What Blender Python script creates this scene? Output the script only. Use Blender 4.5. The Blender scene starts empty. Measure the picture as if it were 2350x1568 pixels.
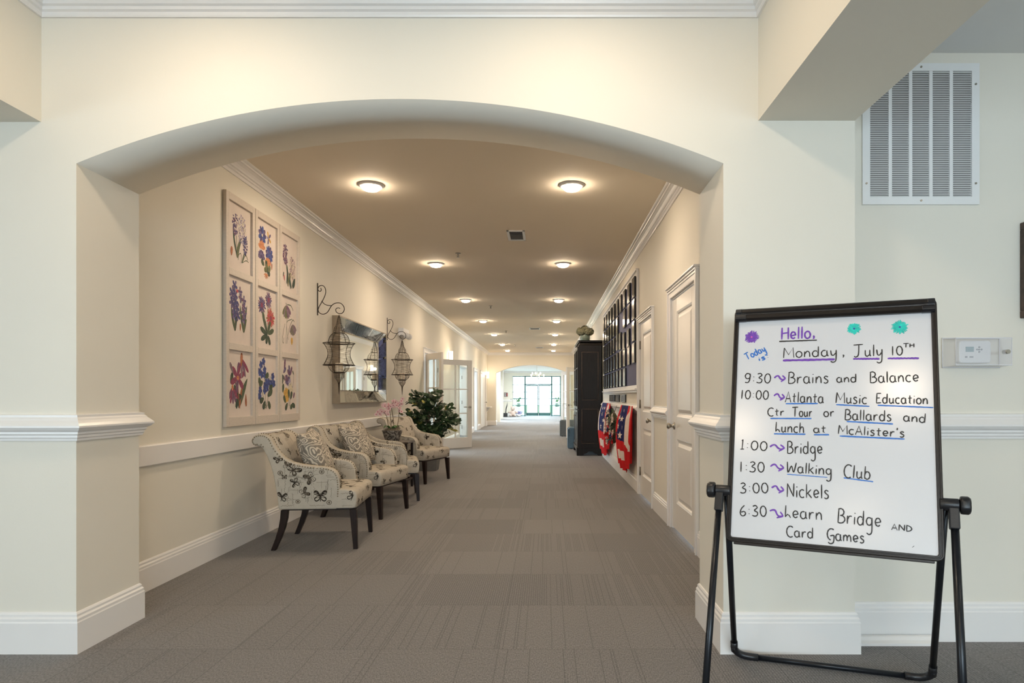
import bpy, bmesh, math, random
from mathutils import Vector, Matrix
from mathutils.bvhtree import BVHTree
R = math.radians
PI = math.pi
random.seed(7)
scene = bpy.context.scene
COL = scene.collection

# ---------------------------------------------------------------- camera, sky, large lights, exposure
F_PX, PX, PY, CAM_Z = 1440.0, 1253.0, 911.0, 1.165
cam_data = bpy.data.cameras.new('camera')
cam = bpy.data.objects.new('camera', cam_data)
COL.objects.link(cam)
cam.location = (0, 0, CAM_Z)
cam.rotation_euler = (PI / 2, 0, 0)
cam_data.sensor_fit = 'HORIZONTAL'
cam_data.sensor_width = 36
cam_data.lens = F_PX / 2350 * 36
cam_data.shift_x = -(PX - 1175) / 2350
cam_data.shift_y = (PY - 784) / 2350
cam_data.clip_end = 200
scene.camera = cam

scene.view_settings.view_transform = 'Standard'
scene.view_settings.look = 'None'
scene.view_settings.gamma = 1
scene.view_settings.use_curve_mapping = False
scene.view_settings.exposure = 0.24
scene.cycles.use_denoising = True
scene.cycles.max_bounces = 10
scene.cycles.diffuse_bounces = 6
scene.cycles.transparent_max_bounces = 16
scene.cycles.sample_clamp_indirect = 6

world = bpy.data.worlds.new('sky')
scene.world = world
world.use_nodes = True
wn = world.node_tree
wn.nodes.clear()
wout = wn.nodes.new('ShaderNodeOutputWorld')
wbg = wn.nodes.new('ShaderNodeBackground')
wbg.inputs['Color'].default_value = (0.70, 0.87, 1.0, 1)
wbg.inputs['Strength'].default_value = 11.0
wn.links.new(wbg.outputs[0], wout.inputs[0])

WARM = (1.0, 0.79, 0.57)


def portal(name, loc, rot, sx, sy):
    d = bpy.data.lights.new(name, 'AREA')
    d.shape = 'RECTANGLE'
    d.size, d.size_y = sx, sy
    d.cycles.is_portal = True
    o = bpy.data.objects.new(name, d)
    COL.objects.link(o)
    o.location, o.rotation_euler = loc, rot
    return o


def disk_lamp(name, loc, power, radius=0.09, color=WARM):
    d = bpy.data.lights.new(name, 'AREA')
    d.shape = 'DISK'
    d.size = radius * 2
    d.energy = power
    d.color = color
    o = bpy.data.objects.new(name, d)
    COL.objects.link(o)
    o.location = loc
    return o


# daylight through the windows of the front room, the lobby and the rooms beside the corridor
portal('daylight_front', (0.8, -5.18, 1.55), (PI / 2, 0, 0), 5.4, 1.4)
portal('daylight_front_left', (-4.98, -0.9, 1.40), (0, -PI / 2, 0), 1.2, 1.6)
portal('daylight_lobby', (-0.6, 37.9, 1.25), (-PI / 2, 0, 0), 3.0, 2.4)
portal('daylight_left_room', (-5.43, 13.5, 1.4), (0, -PI / 2, 0), 2.2, 5.4)
portal('daylight_hall_near', (-5.43, 18.4, 1.4), (0, -PI / 2, 0), 2.2, 1.6)
portal('daylight_hall', (-5.43, 21.5, 1.4), (0, -PI / 2, 0), 2.2, 4.0)
portal('daylight_right_room', (4.93, 19.2, 1.4), (0, PI / 2, 0), 2.2, 3.6)
# ceiling downlights of the front room (their fittings are above the frame)
for lx, ly in ((-1.45, 2.15), (0.11, 2.15), (-1.60, -0.95), (0.10, -0.82), (-1.70, -3.9), (0.10, -3.9)):
    disk_lamp('front_downlight', (lx, ly, 2.985), 9.0 if ly > 0 else 13, 0.09)

disk_lamp('bay_fill_lamp', (2.9, 0.5, 2.80), 7, 0.09, (1.0, 0.86, 0.68))  # added warm fill for the alcove, not a fitting of the bay
# fill lamps added under the lobby ceiling to brighten the lobby
for lx, ly in ((-1.6, 28.5), (0.8, 28.5), (-1.5, 34.5), (0.6, 34.5)):
    disk_lamp('lobby_fill_lamp', (lx, ly, 2.70), 85, 0.12, (0.93, 0.97, 1.0))

# ---------------------------------------------------------------- materials


def new_mat(name):
    m = bpy.data.materials.new(name)
    m.use_nodes = True
    nt = m.node_tree
    b = nt.nodes['Principled BSDF']
    return m, nt, b


def mat(name, col, rough=0.5, metal=0.0, spec=0.5, noise=0.0, nscale=8.0, bump=0.0, bscale=60.0, coat=0.0,
        stretch=(1, 1, 1)):
    m, nt, b = new_mat(name)
    c = (col[0], col[1], col[2], 1)
    b.inputs['Base Color'].default_value = c
    b.inputs['Roughness'].default_value = rough
    b.inputs['Metallic'].default_value = metal
    b.inputs['Specular IOR Level'].default_value = spec
    b.inputs['Coat Weight'].default_value = coat
    tc = nt.nodes.new('ShaderNodeTexCoord')
    mp = nt.nodes.new('ShaderNodeMapping')
    mp.inputs['Scale'].default_value = stretch
    nt.links.new(tc.outputs['Object'], mp.inputs['Vector'])
    if noise > 0:
        n = nt.nodes.new('ShaderNodeTexNoise')
        n.inputs['Scale'].default_value = nscale
        n.inputs['Detail'].default_value = 5
        nt.links.new(mp.outputs[0], n.inputs['Vector'])
        r = nt.nodes.new('ShaderNodeValToRGB')
        r.color_ramp.elements[0].position = 0.3
        r.color_ramp.elements[1].position = 0.7
        r.color_ramp.elements[0].color = tuple(max(0, x * (1 - noise)) for x in col) + (1,)
        r.color_ramp.elements[1].color = tuple(min(1, x * (1 + noise)) for x in col) + (1,)
        nt.links.new(n.outputs['Fac'], r.inputs['Fac'])
        nt.links.new(r.outputs['Color'], b.inputs['Base Color'])
    if bump > 0:
        n2 = nt.nodes.new('ShaderNodeTexNoise')
        n2.inputs['Scale'].default_value = bscale
        n2.inputs['Detail'].default_value = 4
        nt.links.new(mp.outputs[0], n2.inputs['Vector'])
        bp = nt.nodes.new('ShaderNodeBump')
        bp.inputs['Strength'].default_value = bump
        bp.inputs['Distance'].default_value = 0.01
        nt.links.new(n2.outputs['Fac'], bp.inputs['Height'])
        nt.links.new(bp.outputs[0], b.inputs['Normal'])
    return m


def emit_mat(name, col, strength):
    m, nt, b = new_mat(name)
    b.inputs['Base Color'].default_value = (0.8, 0.8, 0.8, 1)
    b.inputs['Emission Color'].default_value = (col[0], col[1], col[2], 1)
    b.inputs['Emission Strength'].default_value = strength
    return m


def glass_mat(name, tint=(0.95, 0.98, 0.97), gloss=0.08, rough=0.02):
    m, nt, b = new_mat(name)
    nt.nodes.remove(b)
    out = nt.nodes['Material Output']
    t = nt.nodes.new('ShaderNodeBsdfTransparent')
    t.inputs['Color'].default_value = tint + (1,)
    g = nt.nodes.new('ShaderNodeBsdfGlossy')
    g.inputs['Roughness'].default_value = rough
    fr = nt.nodes.new('ShaderNodeLayerWeight')
    fr.inputs['Blend'].default_value = 0.5
    pw = nt.nodes.new('ShaderNodeMath')
    pw.operation = 'POWER'
    pw.inputs[1].default_value = 5
    nt.links.new(fr.outputs['Facing'], pw.inputs[0])
    ad = nt.nodes.new('ShaderNodeMath')
    ad.operation = 'MULTIPLY_ADD'
    ad.inputs[1].default_value = 0.5
    ad.inputs[2].default_value = gloss * 0.5
    nt.links.new(pw.outputs[0], ad.inputs[0])
    ad.use_clamp = True
    mx = nt.nodes.new('ShaderNodeMixShader')
    nt.links.new(ad.outputs[0], mx.inputs['Fac'])
    nt.links.new(t.outputs[0], mx.inputs[1])
    nt.links.new(g.outputs[0], mx.inputs[2])
    nt.links.new(mx.outputs[0], out.inputs['Surface'])
    return m


M = {}
M['wall'] = mat('wall_paint', (0.775, 0.735, 0.645), 0.6, spec=0.25, noise=0.012, nscale=1.5, bump=0.03, bscale=180)
M['ceil'] = mat('ceiling_paint', (0.85, 0.765, 0.635), 0.8, spec=0.1, noise=0.012, nscale=1.2)
M['ceilw'] = mat('white_ceiling_paint', (0.80, 0.81, 0.81), 0.8, spec=0.1)
M['trim'] = mat('white_trim_gloss', (0.82, 0.80, 0.78), 0.3, spec=0.5, noise=0.01, nscale=3)
M['door'] = mat('door_paint', (0.76, 0.725, 0.675), 0.28, spec=0.5, noise=0.01, nscale=3)
M['black'] = mat('black_plastic', (0.012, 0.012, 0.014), 0.35, spec=0.5, bump=0.05, bscale=300)
M['blackbrown'] = mat('anodised_frame', (0.022, 0.018, 0.016), 0.32, metal=0.4, noise=0.1, nscale=40)
M['tube'] = mat('black_steel_tube', (0.010, 0.012, 0.016), 0.3, metal=0.3, noise=0.1, nscale=30)
M['nickel'] = mat('brushed_nickel', (0.42, 0.39, 0.34), 0.28, metal=1.0, noise=0.08, nscale=60)
M['hinge'] = mat('aged_hinge', (0.22, 0.19, 0.15), 0.4, metal=0.9, noise=0.1, nscale=50)
M['iron'] = mat('dark_bronze_wire', (0.035, 0.025, 0.018), 0.45, metal=0.7, noise=0.2, nscale=60)
M['wood'] = mat('espresso_wood', (0.014, 0.006, 0.004), 0.38, spec=0.3, noise=0.35, nscale=9, stretch=(6, 6, 1))
M['tablewood'] = mat('dark_table_wood', (0.05, 0.033, 0.024), 0.3, noise=0.3, nscale=8, stretch=(2, 9, 2))
M['ebony'] = mat('black_stained_wood', (0.008, 0.006, 0.005), 0.42, spec=0.3, noise=0.35, nscale=5, stretch=(8, 8, 1))
M['ebonyedge'] = mat('worn_wood_edge', (0.060, 0.036, 0.024), 0.45, noise=0.5, nscale=30)
M['fabric'] = mat('printed_linen', (0.475, 0.432, 0.360), 0.85, spec=0.15, noise=0.05, nscale=25, bump=0.12, bscale=420)
M['ink'] = mat('fabric_ink', (0.035, 0.028, 0.022), 0.85, spec=0.1, noise=0.3, nscale=60)
M['inkgrey'] = mat('fabric_ink_faded', (0.150, 0.125, 0.095), 0.85, spec=0.1, noise=0.2, nscale=60)
M['nail'] = mat('antique_nailhead', (0.30, 0.25, 0.18), 0.25, metal=1.0, noise=0.1, nscale=80)
M['frameprint'] = mat('pale_print_frame', (0.60, 0.53, 0.455), 0.5, noise=0.06, nscale=30, stretch=(1, 1, 6))
M['paper'] = mat('print_paper', (0.66, 0.575, 0.51), 0.7, noise=0.04, nscale=6)
M['glass'] = glass_mat('clear_glass')
M['greenglass'] = glass_mat('cabinet_glass', (0.45, 0.62, 0.55), 0.2)
M['acrylic'] = glass_mat('clear_acrylic', (0.97, 0.97, 0.985), 0.10, 0.05)
_nt = M['acrylic'].node_tree
_d = _nt.nodes.new('ShaderNodeBsdfDiffuse')
_d.inputs['Color'].default_value = (0.86, 0.86, 0.90, 1)
_m = _nt.nodes.new('ShaderNodeMixShader')
_m.inputs['Fac'].default_value = 0.22
_o = _nt.nodes['Material Output']
_nt.links.new(_o.inputs['Surface'].links[0].from_socket, _m.inputs[1])
_nt.links.new(_d.outputs[0], _m.inputs[2])
_nt.links.new(_m.outputs[0], _o.inputs['Surface'])
M['acryledge'] = mat('acrylic_edge', (0.76, 0.76, 0.79), 0.15)
M['ventback'] = mat('grille_filter', (0.30, 0.29, 0.28), 0.9, noise=0.1, nscale=12)
M['white'] = mat('white_plastic', (0.80, 0.80, 0.79), 0.35, noise=0.01, nscale=5)
M['vent'] = mat('white_enamel', (0.80, 0.80, 0.79), 0.35, noise=0.01, nscale=5)
M['dark'] = mat('dark_void', (0.02, 0.019, 0.018), 0.9, noise=0.1, nscale=5)
M['diff'] = emit_mat('lamp_diffuser', (1.0, 0.81, 0.60), 112)
M['sconce'] = emit_mat('sconce_shade', (1.0, 0.80, 0.55), 5)
M['bulb'] = emit_mat('candle_bulb', (1.0, 0.78, 0.52), 10)
M['mirror'] = mat('mirror_silver', (0.82, 0.84, 0.82), 0.015, metal=1.0)
M['champagne'] = mat('champagne_frame', (0.30, 0.235, 0.165), 0.4, metal=0.5, noise=0.1, nscale=20)
M['bluepanel'] = mat('navy_board', (0.050, 0.058, 0.155), 0.6, noise=0.06, nscale=15, bump=0.05, bscale=300)
M['plaque'] = mat('black_lacquer', (0.012, 0.010, 0.010), 0.18, noise=0.1, nscale=20)
M['plate'] = mat('engraved_plate', (0.23, 0.21, 0.18), 0.16, metal=0.9, noise=0.18, nscale=12)
M['gold'] = mat('brass_tag', (0.55, 0.45, 0.26), 0.2, metal=1.0, noise=0.1, nscale=30)
M['red'] = mat('flag_red', (0.62, 0.018, 0.022), 0.75, spec=0.2, noise=0.06, nscale=30)
M['flagwhite'] = mat('flag_white', (0.78, 0.66, 0.58), 0.75, spec=0.2, noise=0.04, nscale=30)
M['flagblue'] = mat('flag_blue', (0.020, 0.026, 0.115), 0.75, spec=0.2, noise=0.1, nscale=30)
M['leaf'] = mat('ficus_leaf', (0.022, 0.050, 0.018), 0.38, noise=0.5, nscale=9)
M['leaf2'] = mat('yellowed_leaf', (0.34, 0.31, 0.07), 0.5, noise=0.2, nscale=20)
M['leaf3'] = mat('bright_leaf', (0.05, 0.14, 0.03), 0.4, noise=0.3, nscale=20)
M['bark'] = mat('bark', (0.12, 0.085, 0.05), 0.8, noise=0.4, nscale=40)
M['potgrey'] = mat('grey_planter', (0.14, 0.135, 0.125), 0.6, noise=0.06, nscale=20)
M['petal'] = mat('pink_petal', (0.78, 0.55, 0.53), 0.6, noise=0.15, nscale=60)
M['petalred'] = mat('crimson_lip', (0.42, 0.03, 0.07), 0.6, noise=0.2, nscale=60)
M['moss'] = mat('dry_moss', (0.16, 0.125, 0.085), 0.95, noise=0.5, nscale=60, bump=0.6, bscale=80)
M['hyd'] = mat('dried_hydrangea', (0.26, 0.245, 0.15), 0.8, noise=0.55, nscale=40)
M['vase'] = mat('celadon_vase', (0.15, 0.19, 0.15), 0.3, noise=0.12, nscale=12)
M['bluefab'] = mat('blue_slipcover', (0.105, 0.165, 0.215), 0.85, spec=0.15, noise=0.08, nscale=30, bump=0.1, bscale=300)
M['greyfab'] = mat('grey_slipcover', (0.13, 0.145, 0.155), 0.85, spec=0.15, noise=0.08, nscale=30, bump=0.1, bscale=300)
M['candle'] = mat('ivory_wax', (0.72, 0.62, 0.47), 0.5, noise=0.03, nscale=10)
M['teal'] = mat('teal_door_frame', (0.045, 0.14, 0.135), 0.4, noise=0.08, nscale=12)
M['lcd'] = mat('lcd_grey_blue', (0.30, 0.42, 0.44), 0.2, noise=0.05, nscale=20)
M['grey'] = mat('grey_print', (0.35, 0.36, 0.37), 0.5, noise=0.05, nscale=20)
M['crystal'] = glass_mat('cut_crystal', (0.85, 0.88, 0.9), 0.3)
M['plush'] = mat('cream_plush', (0.62, 0.50, 0.44), 0.95, spec=0.1, noise=0.12, nscale=40, bump=0.4, bscale=200)
M['hedge'] = mat('hedge_green', (0.06, 0.16, 0.05), 0.8, noise=0.6, nscale=5)
M['grass'] = mat('lawn', (0.20, 0.32, 0.13), 0.9, noise=0.3, nscale=4)
M['concrete'] = mat('concrete', (0.50, 0.50, 0.48), 0.9, noise=0.06, nscale=3)
M['lilac'] = mat('lilac_bloom', (0.32, 0.30, 0.50), 0.8, noise=0.3, nscale=40)
M['sign'] = mat('dark_sign', (0.10, 0.065, 0.06), 0.4, noise=0.1, nscale=20)
M['signred'] = mat('sign_red', (0.36, 0.03, 0.03), 0.5, noise=0.05, nscale=20)
M['board'] = mat('whiteboard', (0.64, 0.635, 0.65), 0.19, spec=0.8, noise=0.008, nscale=3)
INK = {'K': mat('marker_black', (0.018, 0.014, 0.013), 0.45, noise=0.35, nscale=90),
       'P': mat('marker_purple', (0.155, 0.045, 0.38), 0.45, noise=0.25, nscale=90),
       'B': mat('marker_blue', (0.030, 0.16, 0.52), 0.45, noise=0.2, nscale=90),
       'T': mat('marker_turquoise', (0.010, 0.52, 0.44), 0.45, noise=0.25, nscale=90),
       'M': mat('marker_magenta', (0.60, 0.10, 0.42), 0.45, noise=0.2, nscale=90),
       'N': mat('marker_navy', (0.03, 0.06, 0.30), 0.45, noise=0.2, nscale=90)}
# print inks
for k, c in dict(violet=(0.085, 0.058, 0.145), deepblue=(0.045, 0.052, 0.165), lavender=(0.34, 0.30, 0.42),
                 plum=(0.16, 0.07, 0.13), blush=(0.52, 0.38, 0.37), orange=(0.55, 0.22, 0.10), blue=(0.05, 0.085, 0.27),
                 green=(0.075, 0.10, 0.055), olive=(0.15, 0.15, 0.065), darkgreen=(0.035, 0.06, 0.04),
                 scarlet=(0.50, 0.075, 0.085), magenta=(0.25, 0.045, 0.09), rust=(0.32, 0.11, 0.05),
                 mauve=(0.22, 0.16, 0.18), yellow=(0.60, 0.36, 0.07), cream=(0.58, 0.52, 0.36)).items():
    M['p_' + k] = mat('print_' + k, c, 0.7, noise=0.25, nscale=70)


def carpet_mat():
    m, nt, b = new_mat('carpet_tiles')
    N, L = nt.nodes, nt.links

    def node(t, **kw):
        n = N.new(t)
        for k, v in kw.items():
            setattr(n, k, v)
        return n

    def math_(op, a, bb=None, clamp=False):
        n = node('ShaderNodeMath', operation=op)
        n.use_clamp = clamp
        for i, x in enumerate((a, bb)):
            if x is None:
                continue
            if isinstance(x, (int, float)):
                n.inputs[i].default_value = x
            else:
                L.new(x, n.inputs[i])
        return n.outputs[0]

    geo = node('ShaderNodeNewGeometry')
    sep = node('ShaderNodeSeparateXYZ')
    L.new(geo.outputs['Position'], sep.inputs[0])
    X, Y = sep.outputs[0], sep.outputs[1]
    row = math_('FLOOR', math_('DIVIDE', math_('SUBTRACT', Y, 2.895), 0.611))
    fy = math_('FRACT', math_('DIVIDE', math_('SUBTRACT', Y, 2.895), 0.611))
    pitch = 0.0127
    xi = math_('FLOOR', math_('DIVIDE', X, pitch))
    fx = math_('FRACT', math_('DIVIDE', X, pitch))
    comb = node('ShaderNodeCombineXYZ')
    L.new(xi, comb.inputs[0])
    L.new(row, comb.inputs[1])
    wnz = node('ShaderNodeTexWhiteNoise', noise_dimensions='2D')
    L.new(comb.outputs[0], wnz.inputs['Vector'])
    # wide bands where the lines gather, different in every row of tiles
    comb2 = node('ShaderNodeCombineXYZ')
    L.new(math_('MULTIPLY', X, 0.95), comb2.inputs[0])
    L.new(math_('MULTIPLY', row, 7.31), comb2.inputs[1])
    nz = node('ShaderNodeTexNoise')
    nz.inputs['Scale'].default_value = 1.0
    nz.inputs['Detail'].default_value = 0
    L.new(comb2.outputs[0], nz.inputs['Vector'])
    mr = node('ShaderNodeMapRange')
    mr.inputs['From Min'].default_value = 0.47
    mr.inputs['From Max'].default_value = 0.62
    mr.inputs['To Min'].default_value = 0.07
    mr.inputs['To Max'].default_value = 1.0
    L.new(nz.outputs['Fac'], mr.inputs['Value'])
    has = math_('LESS_THAN', wnz.outputs['Value'], mr.outputs[0])
    line = math_('LESS_THAN', fx, 0.34)
    lines = math_('MULTIPLY', has, line)
    # tile joints
    jy = math_('LESS_THAN', fy, 0.006)
    tx = math_('FRACT', math_('DIVIDE', math_('ADD', X, 0.22), 0.611))
    jx = math_('LESS_THAN', tx, 0.006)
    joint = math_('MULTIPLY', math_('MAXIMUM', jy, jx), 0.35)
    # flecks
    mp = node('ShaderNodeMapping')
    mp.inputs['Scale'].default_value = (230, 75, 1)
    L.new(geo.outputs['Position'], mp.inputs['Vector'])
    fl = node('ShaderNodeTexNoise')
    fl.inputs['Scale'].default_value = 1
    fl.inputs['Detail'].default_value = 3
    fl.inputs['Roughness'].default_value = 0.7
    L.new(mp.outputs[0], fl.inputs['Vector'])
    cr = node('ShaderNodeValToRGB')
    cr.color_ramp.elements[0].position = 0.30
    cr.color_ramp.elements[0].color = (0.075, 0.069, 0.066, 1)
    cr.color_ramp.elements[1].position = 0.72
    cr.color_ramp.elements[1].color = (0.29, 0.271, 0.262, 1)
    L.new(fl.outputs['Fac'], cr.inputs['Fac'])
    # tile to tile tone
    comb3 = node('ShaderNodeCombineXYZ')
    L.new(math_('FLOOR', math_('DIVIDE', math_('ADD', X, 0.22), 0.611)), comb3.inputs[0])
    L.new(row, comb3.inputs[1])
    wt = node('ShaderNodeTexWhiteNoise', noise_dimensions='2D')
    L.new(comb3.outputs[0], wt.inputs['Vector'])
    tone = math_('ADD', math_('MULTIPLY', wt.outputs['Value'], 0.12), 0.94)
    dark = math_('SUBTRACT', tone, math_('ADD', math_('MULTIPLY', lines, 0.33), joint))
    mx = node('ShaderNodeMix', data_type='RGBA', blend_type='MULTIPLY')
    mx.inputs[0].default_value = 1
    L.new(cr.outputs['Color'], mx.inputs[6])
    cc = node('ShaderNodeCombineColor')
    for i in range(3):
        L.new(dark, cc.inputs[i])
    L.new(cc.outputs[0], mx.inputs[7])
    L.new(mx.outputs[2], b.inputs['Base Color'])
    b.inputs['Roughness'].default_value = 0.72
    b.inputs['Specular IOR Level'].default_value = 0.3
    b.inputs['Sheen Weight'].default_value = 0.12
    bp = node('ShaderNodeBump')
    bp.inputs['Strength'].default_value = 0.5
    bp.inputs['Distance'].default_value = 0.004
    L.new(math_('SUBTRACT', fl.outputs['Fac'], math_('MULTIPLY', lines, 0.6)), bp.inputs['Height'])
    L.new(bp.outputs[0], b.inputs['Normal'])
    return m


M['carpet'] = carpet_mat()


def gauze_mat():
    """fine woven wire: horizontal strands with clear gaps"""
    m, nt, b = new_mat('wire_gauze')
    b.inputs['Base Color'].default_value = (0.13, 0.095, 0.06, 1)
    b.inputs['Roughness'].default_value = 0.5
    b.inputs['Metallic'].default_value = 0.4
    tc = nt.nodes.new('ShaderNodeTexCoord')
    mp = nt.nodes.new('ShaderNodeMapping')
    mp.inputs['Scale'].default_value = (14, 14, 260)
    w = nt.nodes.new('ShaderNodeTexNoise')
    w.inputs['Scale'].default_value = 1
    w.inputs['Detail'].default_value = 2
    nt.links.new(tc.outputs['Object'], mp.inputs['Vector'])
    nt.links.new(mp.outputs[0], w.inputs['Vector'])
    cr = nt.nodes.new('ShaderNodeValToRGB')
    cr.color_ramp.elements[0].position = 0.40
    cr.color_ramp.elements[0].color = (0.04, 0.04, 0.04, 1)
    cr.color_ramp.elements[1].position = 0.68
    cr.color_ramp.elements[1].color = (0.52, 0.52, 0.52, 1)
    nt.links.new(w.outputs['Fac'], cr.inputs['Fac'])
    nt.links.new(cr.outputs['Color'], b.inputs['Alpha'])
    return m


M['gauze'] = gauze_mat()


def damask_mat():
    m, nt, b = new_mat('grey_damask')
    N, L = nt.nodes, nt.links
    tc = N.new('ShaderNodeTexCoord')
    nz = N.new('ShaderNodeTexNoise')
    nz.inputs['Scale'].default_value = 6
    mixv = N.new('ShaderNodeMix')
    mixv.data_type = 'VECTOR'
    mixv.inputs[0].default_value = 0.20
    L.new(tc.outputs['Object'], nz.inputs['Vector'])
    L.new(tc.outputs['Object'], mixv.inputs[4])
    L.new(nz.outputs['Color'], mixv.inputs[5])
    vo = N.new('ShaderNodeTexVoronoi')
    vo.inputs['Scale'].default_value = 13
    L.new(mixv.outputs[1], vo.inputs['Vector'])
    mu = N.new('ShaderNodeMath')
    mu.operation = 'MULTIPLY'
    mu.inputs[1].default_value = 24
    L.new(vo.outputs['Distance'], mu.inputs[0])
    si = N.new('ShaderNodeMath')
    si.operation = 'SINE'
    L.new(mu.outputs[0], si.inputs[0])
    cr = N.new('ShaderNodeValToRGB')
    cr.color_ramp.elements[0].position = 0.42
    cr.color_ramp.elements[0].color = (0.20, 0.18, 0.15, 1)
    cr.color_ramp.elements[1].position = 0.62
    cr.color_ramp.elements[1].color = (0.56, 0.50, 0.41, 1)
    ma = N.new('ShaderNodeMath')
    ma.operation = 'MULTIPLY_ADD'
    ma.inputs[1].default_value = 0.5
    ma.inputs[2].default_value = 0.5
    L.new(si.outputs[0], ma.inputs[0])
    L.new(ma.outputs[0], cr.inputs['Fac'])
    L.new(cr.outputs['Color'], b.inputs['Base Color'])
    b.inputs['Roughness'].default_value = 0.85
    return m


M['damask'] = damask_mat()


def etched_mat():
    """antiqued mirror tiles with an etched scroll pattern"""
    m, nt, b = new_mat('etched_mirror')
    N, L = nt.nodes, nt.links
    b.inputs['Metallic'].default_value = 1.0
    tc = N.new('ShaderNodeTexCoord')
    nz = N.new('ShaderNodeTexNoise')
    nz.inputs['Scale'].default_value = 9
    nz.inputs['Detail'].default_value = 2
    nz.inputs['Distortion'].default_value = 2.2
    L.new(tc.outputs['Object'], nz.inputs['Vector'])
    cr = N.new('ShaderNodeValToRGB')
    e = cr.color_ramp.elements
    e[0].position, e[0].color = 0.46, (0.62, 0.63, 0.62, 1)
    e[1].position, e[1].color = 0.54, (0.62, 0.63, 0.62, 1)
    k = e.new(0.50)
    k.color = (0.16, 0.15, 0.14, 1)
    L.new(nz.outputs['Fac'], cr.inputs['Fac'])
    L.new(cr.outputs['Color'], b.inputs['Base Color'])
    b.inputs['Roughness'].default_value = 0.06
    return m


M['etched'] = etched_mat()


def speckle_mat():
    m, nt, b = new_mat('speckled_pot')
    N, L = nt.nodes, nt.links
    tc = N.new('ShaderNodeTexCoord')
    nz = N.new('ShaderNodeTexNoise')
    nz.inputs['Scale'].default_value = 42
    nz.inputs['Detail'].default_value = 3
    L.new(tc.outputs['Object'], nz.inputs['Vector'])
    cr = N.new('ShaderNodeValToRGB')
    cr.color_ramp.elements[0].position = 0.44
    cr.color_ramp.elements[0].color = (0.055, 0.046, 0.038, 1)
    cr.color_ramp.elements[1].position = 0.60
    cr.color_ramp.elements[1].color = (0.30, 0.27, 0.23, 1)
    L.new(nz.outputs['Fac'], cr.inputs['Fac'])
    L.new(cr.outputs['Color'], b.inputs['Base Color'])
    b.inputs['Roughness'].default_value = 0.5
    return m


M['speckle'] = speckle_mat()

# ---------------------------------------------------------------- mesh helpers


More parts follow.
